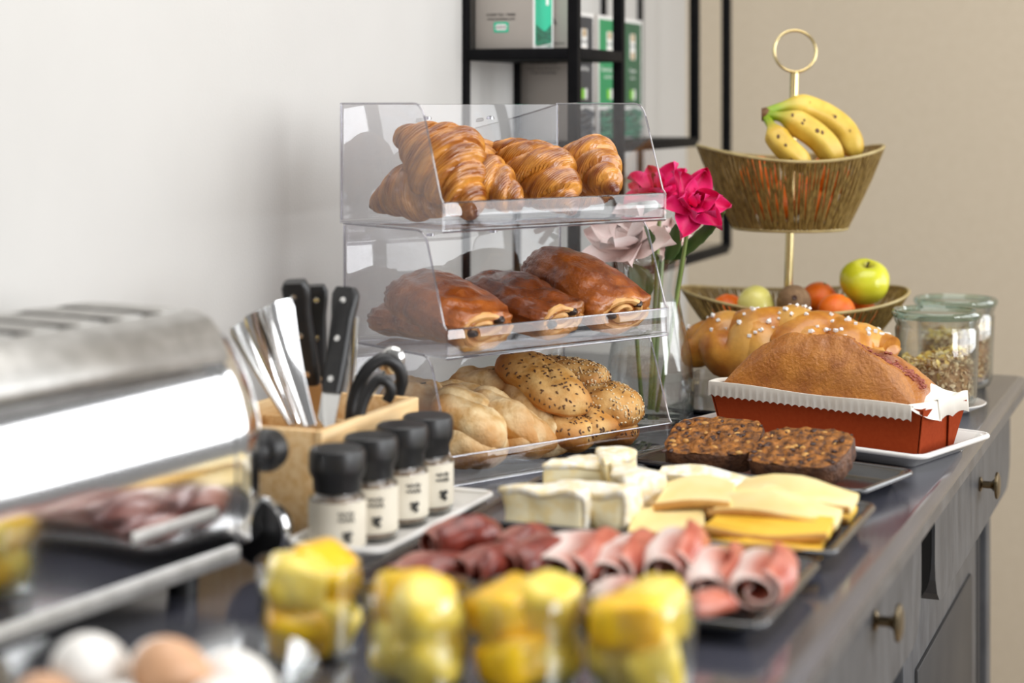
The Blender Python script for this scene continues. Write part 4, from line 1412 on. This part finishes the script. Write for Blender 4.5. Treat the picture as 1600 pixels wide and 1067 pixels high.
def brie(label, x, y, L_, ang, h, rz, seed, lean=0.0):
    p = on(x, y, 0.004+h*0.3)
    t = thing('cheese_wedge', label, 'cheese', V((p.x, p.y, CT+0.0080)), rot=(lean, 0, rz), group='soft cheese wedges')
    raw = [V((0, 0, 0))]+[V((L_*cos(-ang/2+ang*k/6), L_*sin(-ang/2+ang*k/6), 0)) for k in range(7)]
    cen = V((L_*0.6, 0, 0))
    out = []
    for k in range(len(raw)):
        p0, p1 = raw[k]-cen, raw[(k+1) % len(raw)]-cen
        nn = 14 if k in (0, len(raw)-1) else 3
        out += [p0.lerp(p1, i/nn) for i in range(nn)]
    for _ in range(3):
        out = [(out[i-1]+out[i]*2+out[(i+1) % len(out)])/4 for i in range(len(out))]

    def slab(z0, z1, grow, n_=9):
        rings = []
        for i in range(n_+1):
            a = pi*i/n_
            e = math.sin(a)**0.35 if 0 < i < n_ else 0.0
            rings.append([V((p.x, p.y, z0+(z1-z0)*(0.5-0.5*cos(a))))+p.normalized()*(grow*e-(1-e)*0.006) for p in out])
        return rings
    G().loft(slab(0.0, h, 0.0)).jitter(0.005, 38, seed).obj('paste', M['brie_in'], t, angle=70)
    G().loft(slab(h-0.006, h+0.0018, 0.0015)).jitter(0.005, 38, seed).obj('rind', M['brie'], t, angle=70)
    arc_ = [p for p in out if p.x > L_*0.30]
    arc_.sort(key=lambda p: p.y)
    o = G().loft([[V((p.x+0.0022*math.sin(pi*i/6)+0.0008, p.y, 0.002+(h-0.003)*i/6)) for p in arc_] for i in range(7)], False, False, False).jitter(0.005, 38, seed).obj('rind', M['brie'], t)
    solid(o, 0.0018)
    return t


for lab, x, y, L_, ang, h, rz, ln in (
        ('soft cheese wedge at the front left of the cheese tray, pointing left', 862, 812, 0.082, 0.62, 0.036, RZ+0.35, 0.0),
        ('soft cheese wedge at the front right, its white end against the sliced cheese', 940, 812, 0.078, 0.62, 0.036, RZ+0.0, 0.0),
        ('soft cheese wedge at the back left of the cheese tray', 905, 770, 0.080, 0.62, 0.038, RZ+1.0, 0.0),
        ('soft cheese wedge at the back, nearest the bakery stand', 955, 762, 0.078, 0.60, 0.040, RZ+1.75, 0.0),
        ('soft cheese wedge at the right, next to the square pale slice', 985, 788, 0.074, 0.66, 0.037, RZ-0.75, 0.0)):
    brie(lab, x, y, L_, ang, h, rz, int(x))


def cheese_slice(label, x, y, h, lx, ly, rz, m, pitch=0.06, roll=0.0, th=0.0062, rind=True):
    p = on(x, y, h)+V((0, 0, 0.003))
    t = thing('cheese_slice', label, 'cheese', p, rot=tilt(rz, pitch, roll), group='hard cheese slices')
    a = [V((-lx/2, -ly/2, 0)), V((lx/2, -ly/2*0.86, 0)), V((lx/2, ly/2*0.86, 0)), V((-lx/2, ly/2, 0))]
    def sub(z, s):
        o_ = []
        for i in range(4):
            p0, p1 = a[i], a[(i+1) % 4]
            for k in range(8):
                q = p0.lerp(p1, k/8)
                bow = sin(pi*k/8)*ly*(0.16 if i == 2 else 0.0)
                q = V((q.x*(1-0.05*(q.y/ly)), q.y+bow, 0))
                o_.append(V((q.x*s, q.y*s, z+0.012*(q.y/ly)**2+0.0035*sin(q.x*45+x))))
        return o_
    G().loft([sub(0, 0.99), sub(0.0006, 1), sub(th-0.0006, 1), sub(th, 0.99)]).jitter(0.0008, 60, int(x)).obj('slice', m, t, angle=50)
    if rind:
        e = [V(((-lx/2+lx*k/8)*1.025, -ly/2*(1-0.14*k/8)-0.0008, th/2+0.003+0.0035*sin((-lx/2+lx*k/8)*45+x))) for k in range(9)]
        G().tube(e, th*0.56, 8, sq=(1.0, 0.5)).obj('rind', M['cheese_rind'], t)
    return t


RC = RZ
for lab, x, y, h, lx, ly, rz, m in (
        ('lowest yellow cheese slice at the front of the tray', 1195, 862, 0.008, 0.098, 0.050, RC+0.08, M['cheese_orange']),
        ('orange yellow cheese slice lying second from the front', 1205, 838, 0.015, 0.104, 0.052, RC+0.02, M['cheese_orange']),
        ('pale cheese slice with a brown rind edge, on the right of the fan', 1215, 812, 0.022, 0.108, 0.050, RC-0.02, M['cheese']),
        ('long pale cheese slice on top at the back right of the fan', 1240, 786, 0.026, 0.112, 0.048, RC-0.06, M['cheese']),
        ('pale square cheese slice on top, left of the long one', 1088, 790, 0.024, 0.066, 0.064, RC+0.14, M['cheese']),
        ('pale cheese slice at the front left of the fan, beside the soft cheese', 1042, 830, 0.012, 0.066, 0.058, RC+0.30, M['cheese']),
        ('thin white cheese slice standing out behind the fan', 1115, 764, 0.018, 0.118, 0.030, RC-0.04, M['brie'])):
    cheese_slice(lab, x, y, h, lx, ly, rz, m, pitch=0.0, roll=0.10, rind=(m is not M['brie']))
for lab, x, y, h, lx, ly, rz, m in (
        ('cheese slice under the pale ones at the back right', 1240, 806, 0.010, 0.110, 0.055, RC-0.03, M['cheese_orange']),
        ('cheese slice under the pale square one', 1090, 812, 0.008, 0.080, 0.060, RC+0.1, M['cheese_orange'])):
    cheese_slice(lab, x, y, h, lx, ly, rz, m, pitch=0.0, roll=0.05)

# ================================================================== ham tray
HMC = (on(1282, 880, 0.015)+on(536, 911, 0.015))/2
HMC.z = CT
tray('serving_tray', 'black tray carrying folded slices of cooked and cured ham', 'tray', 0.335, 0.200, 0.017, HMC, RZ, M['black_tray'], 0.012, 0.006, 0.010, 0.003)


def ham_slice(label, x, y, h, L_, wd, hh, rz, m, seed, fat=0.5, group='folded ham slices'):
    """a thin slice folded over on itself; the fold runs along local x"""
    p = on(x, y, h)
    rnd = random.Random(seed)
    f1, f2 = rnd.uniform(0, 6), rnd.uniform(0, 6)

    def fn(u, v):
        xx = (u-0.5)*L_*(1-0.10*abs(v-0.5))
        # section: the slice rolled loosely on itself, flatter than round
        a = 0.9+f1*0.05-v*3.7*pi
        rho = 0.22+0.78*v**0.85
        yy = -wd*0.62*rho*cos(a)
        zz = hh*0.53*(1+rho*sin(a))
        e = 1-0.25*abs(2*u-1)**3
        q = V((u*2.6+f1, v*2.2+f2, seed))
        return V((xx+0.004*noise.noise(q*1.5), -yy*e+0.006*noise.noise(q), zz*(0.78+0.30*sin(pi*u))+0.0035*noise.noise(q*1.7+V((4, 0, 0)))+0.001))

    def bake(u, v):
        q = noise.noise(V((u*3+f1, v*5, seed)))
        return max(0, min(1, 0.80*fat*(math.exp(-((v-0.555-0.02*sin(u*5+f1))/0.075)**2)*1.7+0.30*q)+0.9*max(0, (abs(2*u-1)-0.93)/0.07)*fat))
    o = G().sheet(fn, 24, 72, bake).obj('ham_slice', m, None, p, (0, 0, rz), angle=89)
    solid(o, 0.0018)
    return tag(o, label, 'ham', group)


for i, (lab, x, y, h, L_, wd, hh, rz, m, fat) in enumerate((
        ('folded ham slice at the right end, broad white fat on its fold', 1190, 935, 0.009, 0.092, 0.044, 0.036, 1.22, M['ham'], 0.85),
        ('folded ham slice second from the right end of the row', 1115, 925, 0.009, 0.090, 0.040, 0.034, 1.22, M['ham'], 0.9),
        ('folded ham slice in the row, rising highest against the cheese', 1055, 905, 0.012, 0.096, 0.042, 0.040, 1.20, M['ham'], 0.85),
        ('folded ham slice left of the highest one', 975, 905, 0.010, 0.090, 0.044, 0.034, 1.12, M['ham'], 0.9),
        ('wide pale ham slice in the middle of the ham tray', 900, 900, 0.010, 0.092, 0.060, 0.034, 1.05, M['ham'], 0.9),
        ('small ham fold hanging towards the fruit glasses', 965, 955, 0.010, 0.060, 0.040, 0.022, 0.9, M['ham'], 0.75),
        ('folded ham slice laid along the front rim of the tray', 1075, 970, 0.009, 0.070, 0.036, 0.020, 0.5, M['ham'], 0.45),
        ('dark red cured ham fold beside the wide pale slice', 838, 900, 0.012, 0.070, 0.042, 0.030, 0.8, M['cured'], 0.3),
        ('dark red cured ham fold behind the second fruit glass', 775, 905, 0.010, 0.074, 0.044, 0.028, 0.7, M['cured'], 0.25),
        ('cured ham slice curling up at the left back of the tray', 722, 872, 0.012, 0.062, 0.040, 0.034, 0.5, M['cured'], 0.5),
        ('cured ham slice lying flat at the left end of the tray', 680, 905, 0.009, 0.074, 0.050, 0.020, 0.7, M['cured'], 0.45),
        ('small cured ham fold between the two dark ones', 815, 872, 0.012, 0.055, 0.034, 0.026, 0.8, M['cured'], 0.4))):
    ham_slice(lab, x, y, h, L_, wd, hh, rz+(0.10 if i < 7 else 0.0), m, i+1, fat)

# ================================================================== four spice grinders on a white tray
SPU0, SPU1, SPV0, SPV1 = 1.318, 1.566, -0.742, -0.648
tray('serving_plate', 'long narrow white porcelain tray under the four spice grinders', 'tray', SPV1-SPV0, SPU1-SPU0, 0.020, uv((SPU0+SPU1)/2, (SPV0+SPV1)/2), RZ, M['porcelain'], 0.006, 0.004, 0.008, 0.004)


def grinder(label, loc, rz):
    t = thing('spice_grinder', label, 'spice grinder', loc, rz, 'spice grinders on the white tray')
    G().lathe([(0, 0.0), (0.021, 0.0), (0.0242, 0.003), (0.0242, 0.0475), (0.0232, 0.0505), (0.0195, 0.0535), (0.0185, 0.059),
               (0.0172, 0.059), (0.018, 0.0525), (0.0222, 0.0490), (0.0228, 0.004), (0, 0.003)], 40).obj('bottle', M['glass'], t)
    G().lathe([(0, 0.0035), (0.0215, 0.004), (0.0222, 0.010), (0.0222, 0.046), (0.018, 0.051), (0, 0.052)], 32).jitter(0.0006, 300, 2).obj('peppercorns', M['spice'], t)
    lb = G().lathe([(0.02445, 0.0085), (0.02465, 0.0085), (0.02465, 0.0475), (0.02445, 0.0475)], 48, loop=True).obj('label', M['label'], t)
    rnd = random.Random(5)
    for k in range(4):                          # the print: a drawn sprig and a line of script, too soft to read
        pts = []
        for i in range(9):
            a = 1.15+0.09*i*(0.8 if k < 2 else 0.35)+(0.2 if k > 1 else 0)
            z = (0.0385, 0.0335, 0.021, 0.017)[k]+0.0018*sin(i*(2.4, 2.9, 1.2, 0.8)[k])
            pts.append(V((0.0249*cos(a), 0.0249*sin(a), z)))
        G().tube(pts, 0.0008 if k < 2 else 0.0019-0.0005*(k-2), 6).obj('print', M['ink'], lb)
    G().lathe([(0, 0.0), (0.0200, 0.0), (0.0208, 0.003), (0.0208, 0.010), (0.0240, 0.016), (0.0245, 0.020), (0.0245, 0.031), (0.0232, 0.0355), (0.0215, 0.0368), (0, 0.0372)], 44, (0, 0, 0.0540)).obj('cap', M['black_plastic'], t, angle=30)
    return t


g1 = grinder('black capped spice grinder nearest the camera, at the front of the white tray', on(527, 862, 0.006), -2.6)
GP = [on(527, 862, 0.006), on(579, 837, 0.006), on(628, 814, 0.006), on(668, 796, 0.006)]
for k, lab in ((1, 'spice grinder second from the front of the white tray'), (2, 'spice grinder second from the back, dark sprig on its label'), (3, 'spice grinder at the back of the row, nearest the bakery stand')):
    p = GP[k]
    dup(g1, V((p.x, p.y, CT+0.0045)), (0, 0, -2.6+(-0.15, 0.10, 0.25)[k-1]), lab, 'spice grinders on the white tray')
g1.location.z = CT+0.0045

# ================================================================== wooden cutlery box
CU0, CU1, CV0, CV1, CH = 1.402, 1.605, -0.885, -0.748, 0.098
cb = thing('cutlery_box', 'pale wooden cutlery box between the toaster and the bakery stand', 'box', uv((CU0+CU1)/2, (CV0+CV1)/2), RZ)
cw, cl, t_ = CV1-CV0, CU1-CU0, 0.009
G().box((cw/2-t_/2, 0, CH/2), (t_, cl, CH)).obj('side', M['wood'], cb, bevel=0.0012)
G().box((-cw/2+t_/2, 0, CH/2), (t_, cl, CH)).obj('side', M['wood'], cb, bevel=0.0012)
for s in (-1, 1):
    G().box((0, s*(cl/2-t_/2), CH/2), (cw-2*t_-0.0004, t_, CH)).obj('end', M['wood'], cb, bevel=0.0012)
G().box((0, 0.02, CH/2-0.006), (cw-2*t_-0.0004, 0.006, CH-0.012)).obj('divider', M['wood'], cb, bevel=0.0012)
G().box((0, 0, 0.004), (cw-2*t_, cl-2*t_, 0.006)).obj('bottom', M['wood'], cb)


def knife(label, top, foot, width, ang=0.0, hl=0.62):
    """handle up, blade in the box; runs from foot to top"""
    top, foot = V(top), V(foot)
    d = top-foot
    L_ = d.length
    t = thing('knife', label, 'knife', foot, group='kitchen knives in the cutlery box')
    q = d.to_track_quat('Z', 'Y').to_matrix() @ Matrix.Rotation(ang, 3, 'Z')
    t.rotation_euler = q.to_euler()
    h0 = L_*(1-hl)
    w_ = width/2
    prof = [(h0, 0.70), (h0+0.010, 0.78), (h0+(L_-h0)*0.35, 0.82), (h0+(L_-h0)*0.7, 0.86), (L_-0.016, 1.02), (L_-0.007, 1.05), (L_-0.001, 0.80)]
    rings = []
    for z, s in prof:
        off = 0.10*w_*((z-h0)/(L_-h0))**3
        rings.append([V((p.x*s+off, p.y, z)) for p in rr(width, 0.013, 0.0055, 0)])
    h = G().loft(rings).obj('handle', M['black_plastic'], t, angle=50)
    for k in (0.12, 0.50, 0.86):
        z = h0+(L_-h0)*k
        G().lathe([(0, 0), (0.0030, 0), (0.0030, 0.0006), (0, 0.0009)], 14).obj('rivet', M['steel'], h, (0.02*w_, -0.0064, z), (pi/2, 0, 0))
        G().lathe([(0, 0), (0.0030, 0), (0.0030, 0.0006), (0, 0.0009)], 14).obj('rivet', M['steel'], h, (0.02*w_, 0.0064, z), (-pi/2, 0, 0))
    bl = [V((-w_*0.72, 0, h0+0.001)), V((w_*0.75, 0, h0+0.001)), V((w_*0.75, 0, h0*0.25)), V((w_*0.1, 0, 0.0)), V((-w_*0.62, 0, h0*0.12))]
    G().loft([[p+V((0, -0.0009, 0)) for p in bl], [p+V((0, 0.0009, 0)) for p in bl]]).obj('blade', M['steel'], t, smooth=False)
    return t


def inbox(x, y, du, dv, z=0.012):
    return uv(CU0+0.02+du, CV0+0.02+dv, z)


knife('knife with a black riveted handle standing tallest at the right of the box', at(544, 449, 1.70), at(510, 668, 1.655), 0.026, 0.0, 0.76)
knife('knife with a black riveted handle behind the chrome cutlery, at the left', at(458, 438, 1.66), at(497, 660, 1.70), 0.026, 0.2, 0.72)
knife('dark brown handled knife close beside the left black knife', at(492, 444, 1.72), at(500, 660, 1.735), 0.022, 0.4, 0.76)


def flatware(label, top, foot, m=M['steel'], wtop=0.020, kind='fork', group='steel cutlery standing in the box'):
    top, foot = V(top), V(foot)
    d = top-foot
    L_ = d.length
    zz_ = d.normalized()
    xx_ = V((0.86, 0.45, 0))
    xx_ = (xx_-zz_*xx_.dot(zz_)).normalized()
    q = Matrix((xx_, zz_.cross(xx_), zz_)).transposed()
    pts, wd = [], []
    g = G()
    rings = []
    for k in range(15):
        u = k/14
        w_ = wtop*(0.34+0.66*u**1.4)*(1 if u < 0.96 else 0.8)
        bow = 0.004*sin(pi*u)
        rings.append([V((p.x, p.y+bow, L_*u)) for p in rr(w_, 0.0028, 0.0013, 0, 3)])
    g.loft(rings)
    t = thing(kind, label, kind, foot, rot=q.to_euler(), group=group)
    g.obj('handle', m, t, angle=50)
    return t


flatware('table fork with a bright broad handle leaning left in front of the knives', at(438, 470, 1.62), at(487, 665, 1.60), M['chrome'], 0.026, 'fork')
flatware('steel table knife handle close behind the bright fork', at(420, 478, 1.645), at(478, 665, 1.64), M['steel'], 0.023, 'table_knife')
flatware('fork leaning far left, its handle top near the toaster', at(395, 488, 1.64), at(462, 662, 1.65), M['chrome'], 0.025, 'fork')
flatware('spoon handle furthest left behind the toaster edge', at(372, 505, 1.67), at(455, 662, 1.68), M['steel'], 0.025, 'spoon')
flatware('steel spoon handle hidden between fork and knives', at(405, 483, 1.69), at(470, 662, 1.69), M['steel'], 0.018, 'spoon')


def loop_tool(label, pts, r, sq, m=M['black_plastic'], foot=None):
    p0 = V(pts[0])
    P = [V(p)-p0 for p in pts]
    t = thing('serving_tongs', label, 'tongs', p0, group='black handled serving tools')
    G().tube(P, r, 12, sq=sq, up=(0.3, -0.9, 0.2)).obj('arm', m, t)
    return t


def smooth_path(P, n=6):
    P = [V(p) for p in P]
    out = []
    for k in range(len(P)-1):
        p0, p1, p2, p3 = P[max(k-1, 0)], P[k], P[k+1], P[min(k+2, len(P)-1)]
        for i in range(n):
            u = i/n
            out.append(0.5*((2*p1)+(p2-p0)*u+(2*p0-5*p1+4*p2-p3)*u*u+(3*p1-3*p2+p3-p0)*u**3))
    return out+[P[-1]]


def arc(cx, cy, Y, rx, ry, a0, a1, n=18):
    return [at(cx+rx*cos(a), cy-ry*sin(a), Y) for a in [a0+(a1-a0)*k/n for k in range(n+1)]]


loop_tool('big black curved handle of the serving tongs at the right of the box', smooth_path([at(x, y, Y) for x, y, Y in ((548, 668, 1.69), (551, 632, 1.692), (561, 600, 1.694), (578, 573, 1.696), (600, 561, 1.70), (620, 570, 1.704), (628, 592, 1.708), (622, 616, 1.71))]), 0.0050, (0.8, 1.25))
loop_tool('smaller black curved handle nested inside the big one', smooth_path([at(x, y, Y) for x, y, Y in ((560, 668, 1.665), (565, 638, 1.667), (575, 612, 1.669), (590, 594, 1.671), (605, 597, 1.673), (611, 612, 1.675), (604, 626, 1.677))]), 0.0042, (0.8, 1.25))
sp_ = thing('serving_spoon', 'steel serving spoon bowl standing up behind the curved black handles', 'spoon', at(560, 650, 1.72))
q0 = V(sp_.location)
G().tube([V((0, 0, 0)), at(590, 600, 1.73)-q0, at(604, 575, 1.735)-q0], 0.0028, 8).obj('handle', M['steel'], sp_)
G().ell(at(612, 563, 1.735)-q0, (0.0125, 0.006, 0.0145), 18, 12, Matrix.Rotation(0.5, 3, 'Y')).obj('bowl', M['steel'], sp_)
pk = thing('ladle', 'steel ladle handle seen between the right knife and the curved handles', 'ladle', at(545, 655, 1.73))
q0 = V(pk.location)
G().tube([V((0, 0, 0)), at(549, 585, 1.73)-q0, at(553, 495, 1.73)-q0], [0.003, 0.004, 0.0055], 10, sq=(1, 0.5)).obj('handle', M['steel'], pk)

# ================================================================== chrome toaster
TR = R(29)
ET, NT = V((sin(TR), cos(TR), 0)), V((cos(TR), -sin(TR), 0))
TAp = V((-0.221, 1.430, CT))                   # right end of its front foot line
TL, TD, TZ = 0.42, 0.200, 0.216
tc_ = TAp-NT*(TD/2)-ET*(TL/2)
to = thing('toaster', 'long polished chrome toaster with slots across its rounded top', 'toaster', V((tc_.x, tc_.y, CT)), -TR)


def tsec(y, s=1.0, open_top=True):
    """half-open section in x, z: straight lower sides, shoulders curving to the flat top"""
    pts = [V((TD/2*s, y, 0.035)), V((TD/2*s, y, 0.065)), V((TD/2*s, y, 0.098))]
    for k in range(1, 11):
        a = pi/2*k/10
        pts.append(V(((TD/2-0.066+0.066*cos(a))*s, y, 0.098+(TZ-0.098-0.004)*sin(a))))
    pts.append(V((0.026*s, y, TZ-0.001)))
    return pts+[V((-p.x, p.y, p.z)) for p in reversed(pts)]


g = G().loft([tsec(-TL/2), tsec(-TL/6), tsec(TL/6), tsec(TL/2)], False, False, False)
shell = g.obj('shell', M['chrome'], to, angle=50)
# top grille: chrome bridges with a flush slab between, coloured dark for the shade inside slots
g0 = G().box((0, 0, TZ+0.0040), (0.100, TL-0.02, 0.0030))
g0.obj('slot_shade_slab', M['slot_shade'], to, smooth=False)
npit = 9
for k in range(npit):
    y = -TL/2+0.022+k*(TL-0.044)/(npit-1)
    rings = []
    for i in range(9):
        x = -0.052+0.104*i/8
        zc = TZ+0.0030-0.001*(x/0.052)**4
        rings.append([V((x, y+p.x, zc+p.y)) for p in rr(0.0265, 0.009, 0.0030, 0, 3)])
    G().loft(rings).obj('bridge', M['satin'], to)
for s in (-1, 1):
    strip = [V((s*x, 0, z)) for x, z in ((0.046, TZ+0.004), (0.060, TZ+0.0040), (0.074, TZ-0.0010), (0.084, TZ-0.0110), (0.0900, TZ-0.0225), (0.0930, TZ-0.034))]
    o = G().loft([[p+V((0, y, 0)) for p in strip] for y in (-TL/2+0.002, 0, TL/2-0.002)], False, False, False).obj('top_trim', M['satin'], to)
    solid(o, 0.002)
for s in (-1, 1):
    sec = tsec(s*TL/2, 1.0)
    rg = []
    for yy, sc in ((0.0, 1.012), (0.012, 1.014), (0.030, 0.99), (0.044, 0.93), (0.052, 0.84)):
        rg.append([V((p.x*sc, s*(TL/2+yy), 0.032+(p.z-0.032)*sc)) for p in sec])
    G().loft(rg, True, True, True).obj('end_cap', M['chrome'], to, angle=60)
for s in (-1, 1):
    G().box((s*(TD/2-0.002), 0, 0.0285), (0.014, TL, 0.013)).obj('base_rail', M['satin'], to, bevel=0.002)
G().box((0, 0, 0.028), (TD-0.02, TL-0.01, 0.012)).obj('base_plate', M['black_plastic'], to, smooth=False)
for x in (-0.07, 0.07):
    for y in (-TL/2+0.03, TL/2-0.03):
        G().lathe([(0, 0), (0.012, 0), (0.013, 0.022), (0, 0.0225)], 16, (x, y, 0)).obj('foot', M['black_plastic'], to)
kx = TD/2-0.020
dial = G().lathe([(0, 0), (0.026, 0), (0.027, 0.004), (0.021, 0.007), (0.0195, 0.022), (0.017, 0.024), (0, 0.0245)], 32).obj('dial', M['black_plastic'], to, (kx+0.006, TL/2+0.046, 0.0345), (-pi/2, 0, 0))
tag(dial, 'black timer dial at the end of the toaster')
G().lathe([(0.0268, -0.001), (0.029, 0.0), (0.029, 0.005), (0.0268, 0.006)], 36, loop=True).obj('dial_ring', M['chrome'], dial)
lev = G().lathe([(0, 0), (0.012, 0), (0.012, 0.006), (0.017, 0.010), (0.0185, 0.020), (0.0165, 0.028), (0, 0.030)], 28).obj('lever_knob', M['black_plastic'], to, (kx+0.004, TL/2+0.042, 0.099), (-pi/2, 0, 0))
tag(lev, 'black lever knob above the timer dial')
G().box((TD/2+0.0004, TL/2-0.075, 0.066), (0.0016, 0.10, 0.009)).obj('brand_strip', M['satin'], shell, bevel=0.0006)

# ================================================================== glasses of cut fruit
def chunk_mesh(sz, m, seed):
    g = G()
    n = 5
    rnd = random.Random(seed)
    k = [V((rnd.uniform(0.75, 1.2), rnd.uniform(0.75, 1.2), rnd.uniform(0.75, 1.2))) for _ in range(1)][0]
    rings = []
    for i in range(13):
        ph = -pi/2+pi*i/12
        ring = []
        for j in range(20):
            th = 2*pi*j/20
            c, s, z = cos(ph)*cos(th), cos(ph)*sin(th), sin(ph)
            q = (abs(c)**4+abs(s)**4+abs(z)**4)**(-0.25)
            ring.append(V((c*q*k.x, s*q*k.y, z*q*k.z))*sz/2)
        rings.append(ring)
    g.loft(rings, False, False)
    return g.jitter(sz*0.10, 1.6/sz, seed).mesh('fruit_chunk', m, angle=70)


gm = G().lathe([(0, 0.0), (0.030, 0.0), (0.033, 0.003), (0.0365, 0.066), (0.0360, 0.0672), (0.0347, 0.066), (0.0312, 0.007), (0, 0.006)], 44).mesh('fruit_glass', M['glass'])
chm = {'mango': [chunk_mesh(0.042, M['mango'], k) for k in range(3)], 'pineapple': [chunk_mesh(0.038, M['pineapple'], k+5) for k in range(3)], 'melon': [chunk_mesh(0.030, M['kiwi_flesh'], k+9) for k in range(2)]}
gl_pos = [
    ('fruit glass beside the toaster, leftmost of the row', (-0.143, 1.255), 'leftmost fruit glass'),
    ('fruit glass second from the left in the row', (-0.061, 1.185), 'second fruit glass from the left'),
    ('fruit glass second from the right in the row', (0.0110, 1.180), 'second fruit glass from the right'),
    ('fruit glass at the right end of the row, before the ham', (0.0848, 1.165), 'rightmost fruit glass'),
]
for gi, (lab, (x, y), where) in enumerate(gl_pos):
    o = bpy.data.objects.new('fruit_glass', gm)
    COL.objects.link(o)
    o.location = (x, y, CT)
    tag(o, 'small clear tumbler of cut fruit, '+lab.replace('fruit glass ', ''), 'glass', 'glasses of cut fruit')
    rnd = random.Random(gi+20)
    layers = [(0.026, 3, 0.0118), (0.054, 2, 0.0130)]
    for li, (z, n_, rad) in enumerate(layers):
        for k in range(n_):
            a = 2*pi*k/n_+li*0.9+gi
            kind = rnd.choice(('mango', 'pineapple', 'pineapple', 'melon') if li < 1 else ('mango', 'mango', 'pineapple'))
            if li == 1:
                kind = 'mango' if k == 0 else 'pineapple'
            c = bpy.data.objects.new(kind+'_chunk', rnd.choice(chm[kind]))
            COL.objects.link(c)
            c.location = (x+rad*cos(a), y+rad*sin(a), CT+z)
            c.rotation_euler = (rnd.uniform(-0.6, 0.6), rnd.uniform(-0.6, 0.6), rnd.uniform(0, 6))
            tag(c, {'mango': 'orange yellow mango', 'pineapple': 'pale yellow pineapple', 'melon': 'greenish melon'}[kind]+' chunk in the '+where, 'fruit', 'cut fruit in the glasses')

# ================================================================== eggs in a glass bowl, close to the camera
EB = V((-0.212, 1.040, CT))
tag(G().lathe([(0, 0.0), (0.045, 0.0), (0.050, 0.003), (0.085, 0.030), (0.098, 0.058), (0.0965, 0.059), (0.083, 0.0315), (0.048, 0.006), (0, 0.005)], 56).obj('glass_bowl', M['glass'], None, EB),
    'clear glass bowl of eggs in the near left foreground', 'bowl')
em_w = G().lathe([(0.0190*math.sqrt(max(0, 1-(t*0.97)**2))*(1-0.10*t), 0.0245*t) for t in [-1.03+2.06*k/20 for k in range(21)]], 28)
em = {}
for nm, m_ in (('white', M['egg_white']), ('brown', M['egg_brown'])):
    em[nm] = G().add(em_w.v, em_w.f).mesh('egg', m_, angle=90)
for k, (dx, dy, dz, c, lab) in enumerate((
        (-0.045, 0.030, 0.040, 'white', 'white egg at the back left of the glass bowl'),
        (0.000, 0.050, 0.042, 'white', 'white egg at the back of the glass bowl, beneath the brown one'),
        (0.048, 0.028, 0.040, 'white', 'white egg at the right side of the glass bowl'),
        (0.014, 0.000, 0.056, 'brown', 'brown egg on top of the pile in the glass bowl'),
        (-0.034, 0.004, 0.058, 'white', 'white egg on top of the pile, left of the brown one'),
        (0.045, -0.025, 0.042, 'white', 'white egg at the front right of the glass bowl'),
        (-0.010, -0.040, 0.042, 'white', 'white egg at the front of the glass bowl'),
        (-0.055, -0.020, 0.042, 'brown', 'brown egg at the front left of the glass bowl'),
        (0.0, 0.0, 0.026, 'white', 'white egg at the bottom of the glass bowl'))):
    o = bpy.data.objects.new('egg', em[c])
    COL.objects.link(o)
    o.location = EB+V((dx, dy, dz))
    o.rotation_euler = (1.2+0.4*k, 0.3*k, 0.9*k)
    tag(o, lab, 'egg', 'eggs in the glass bowl')
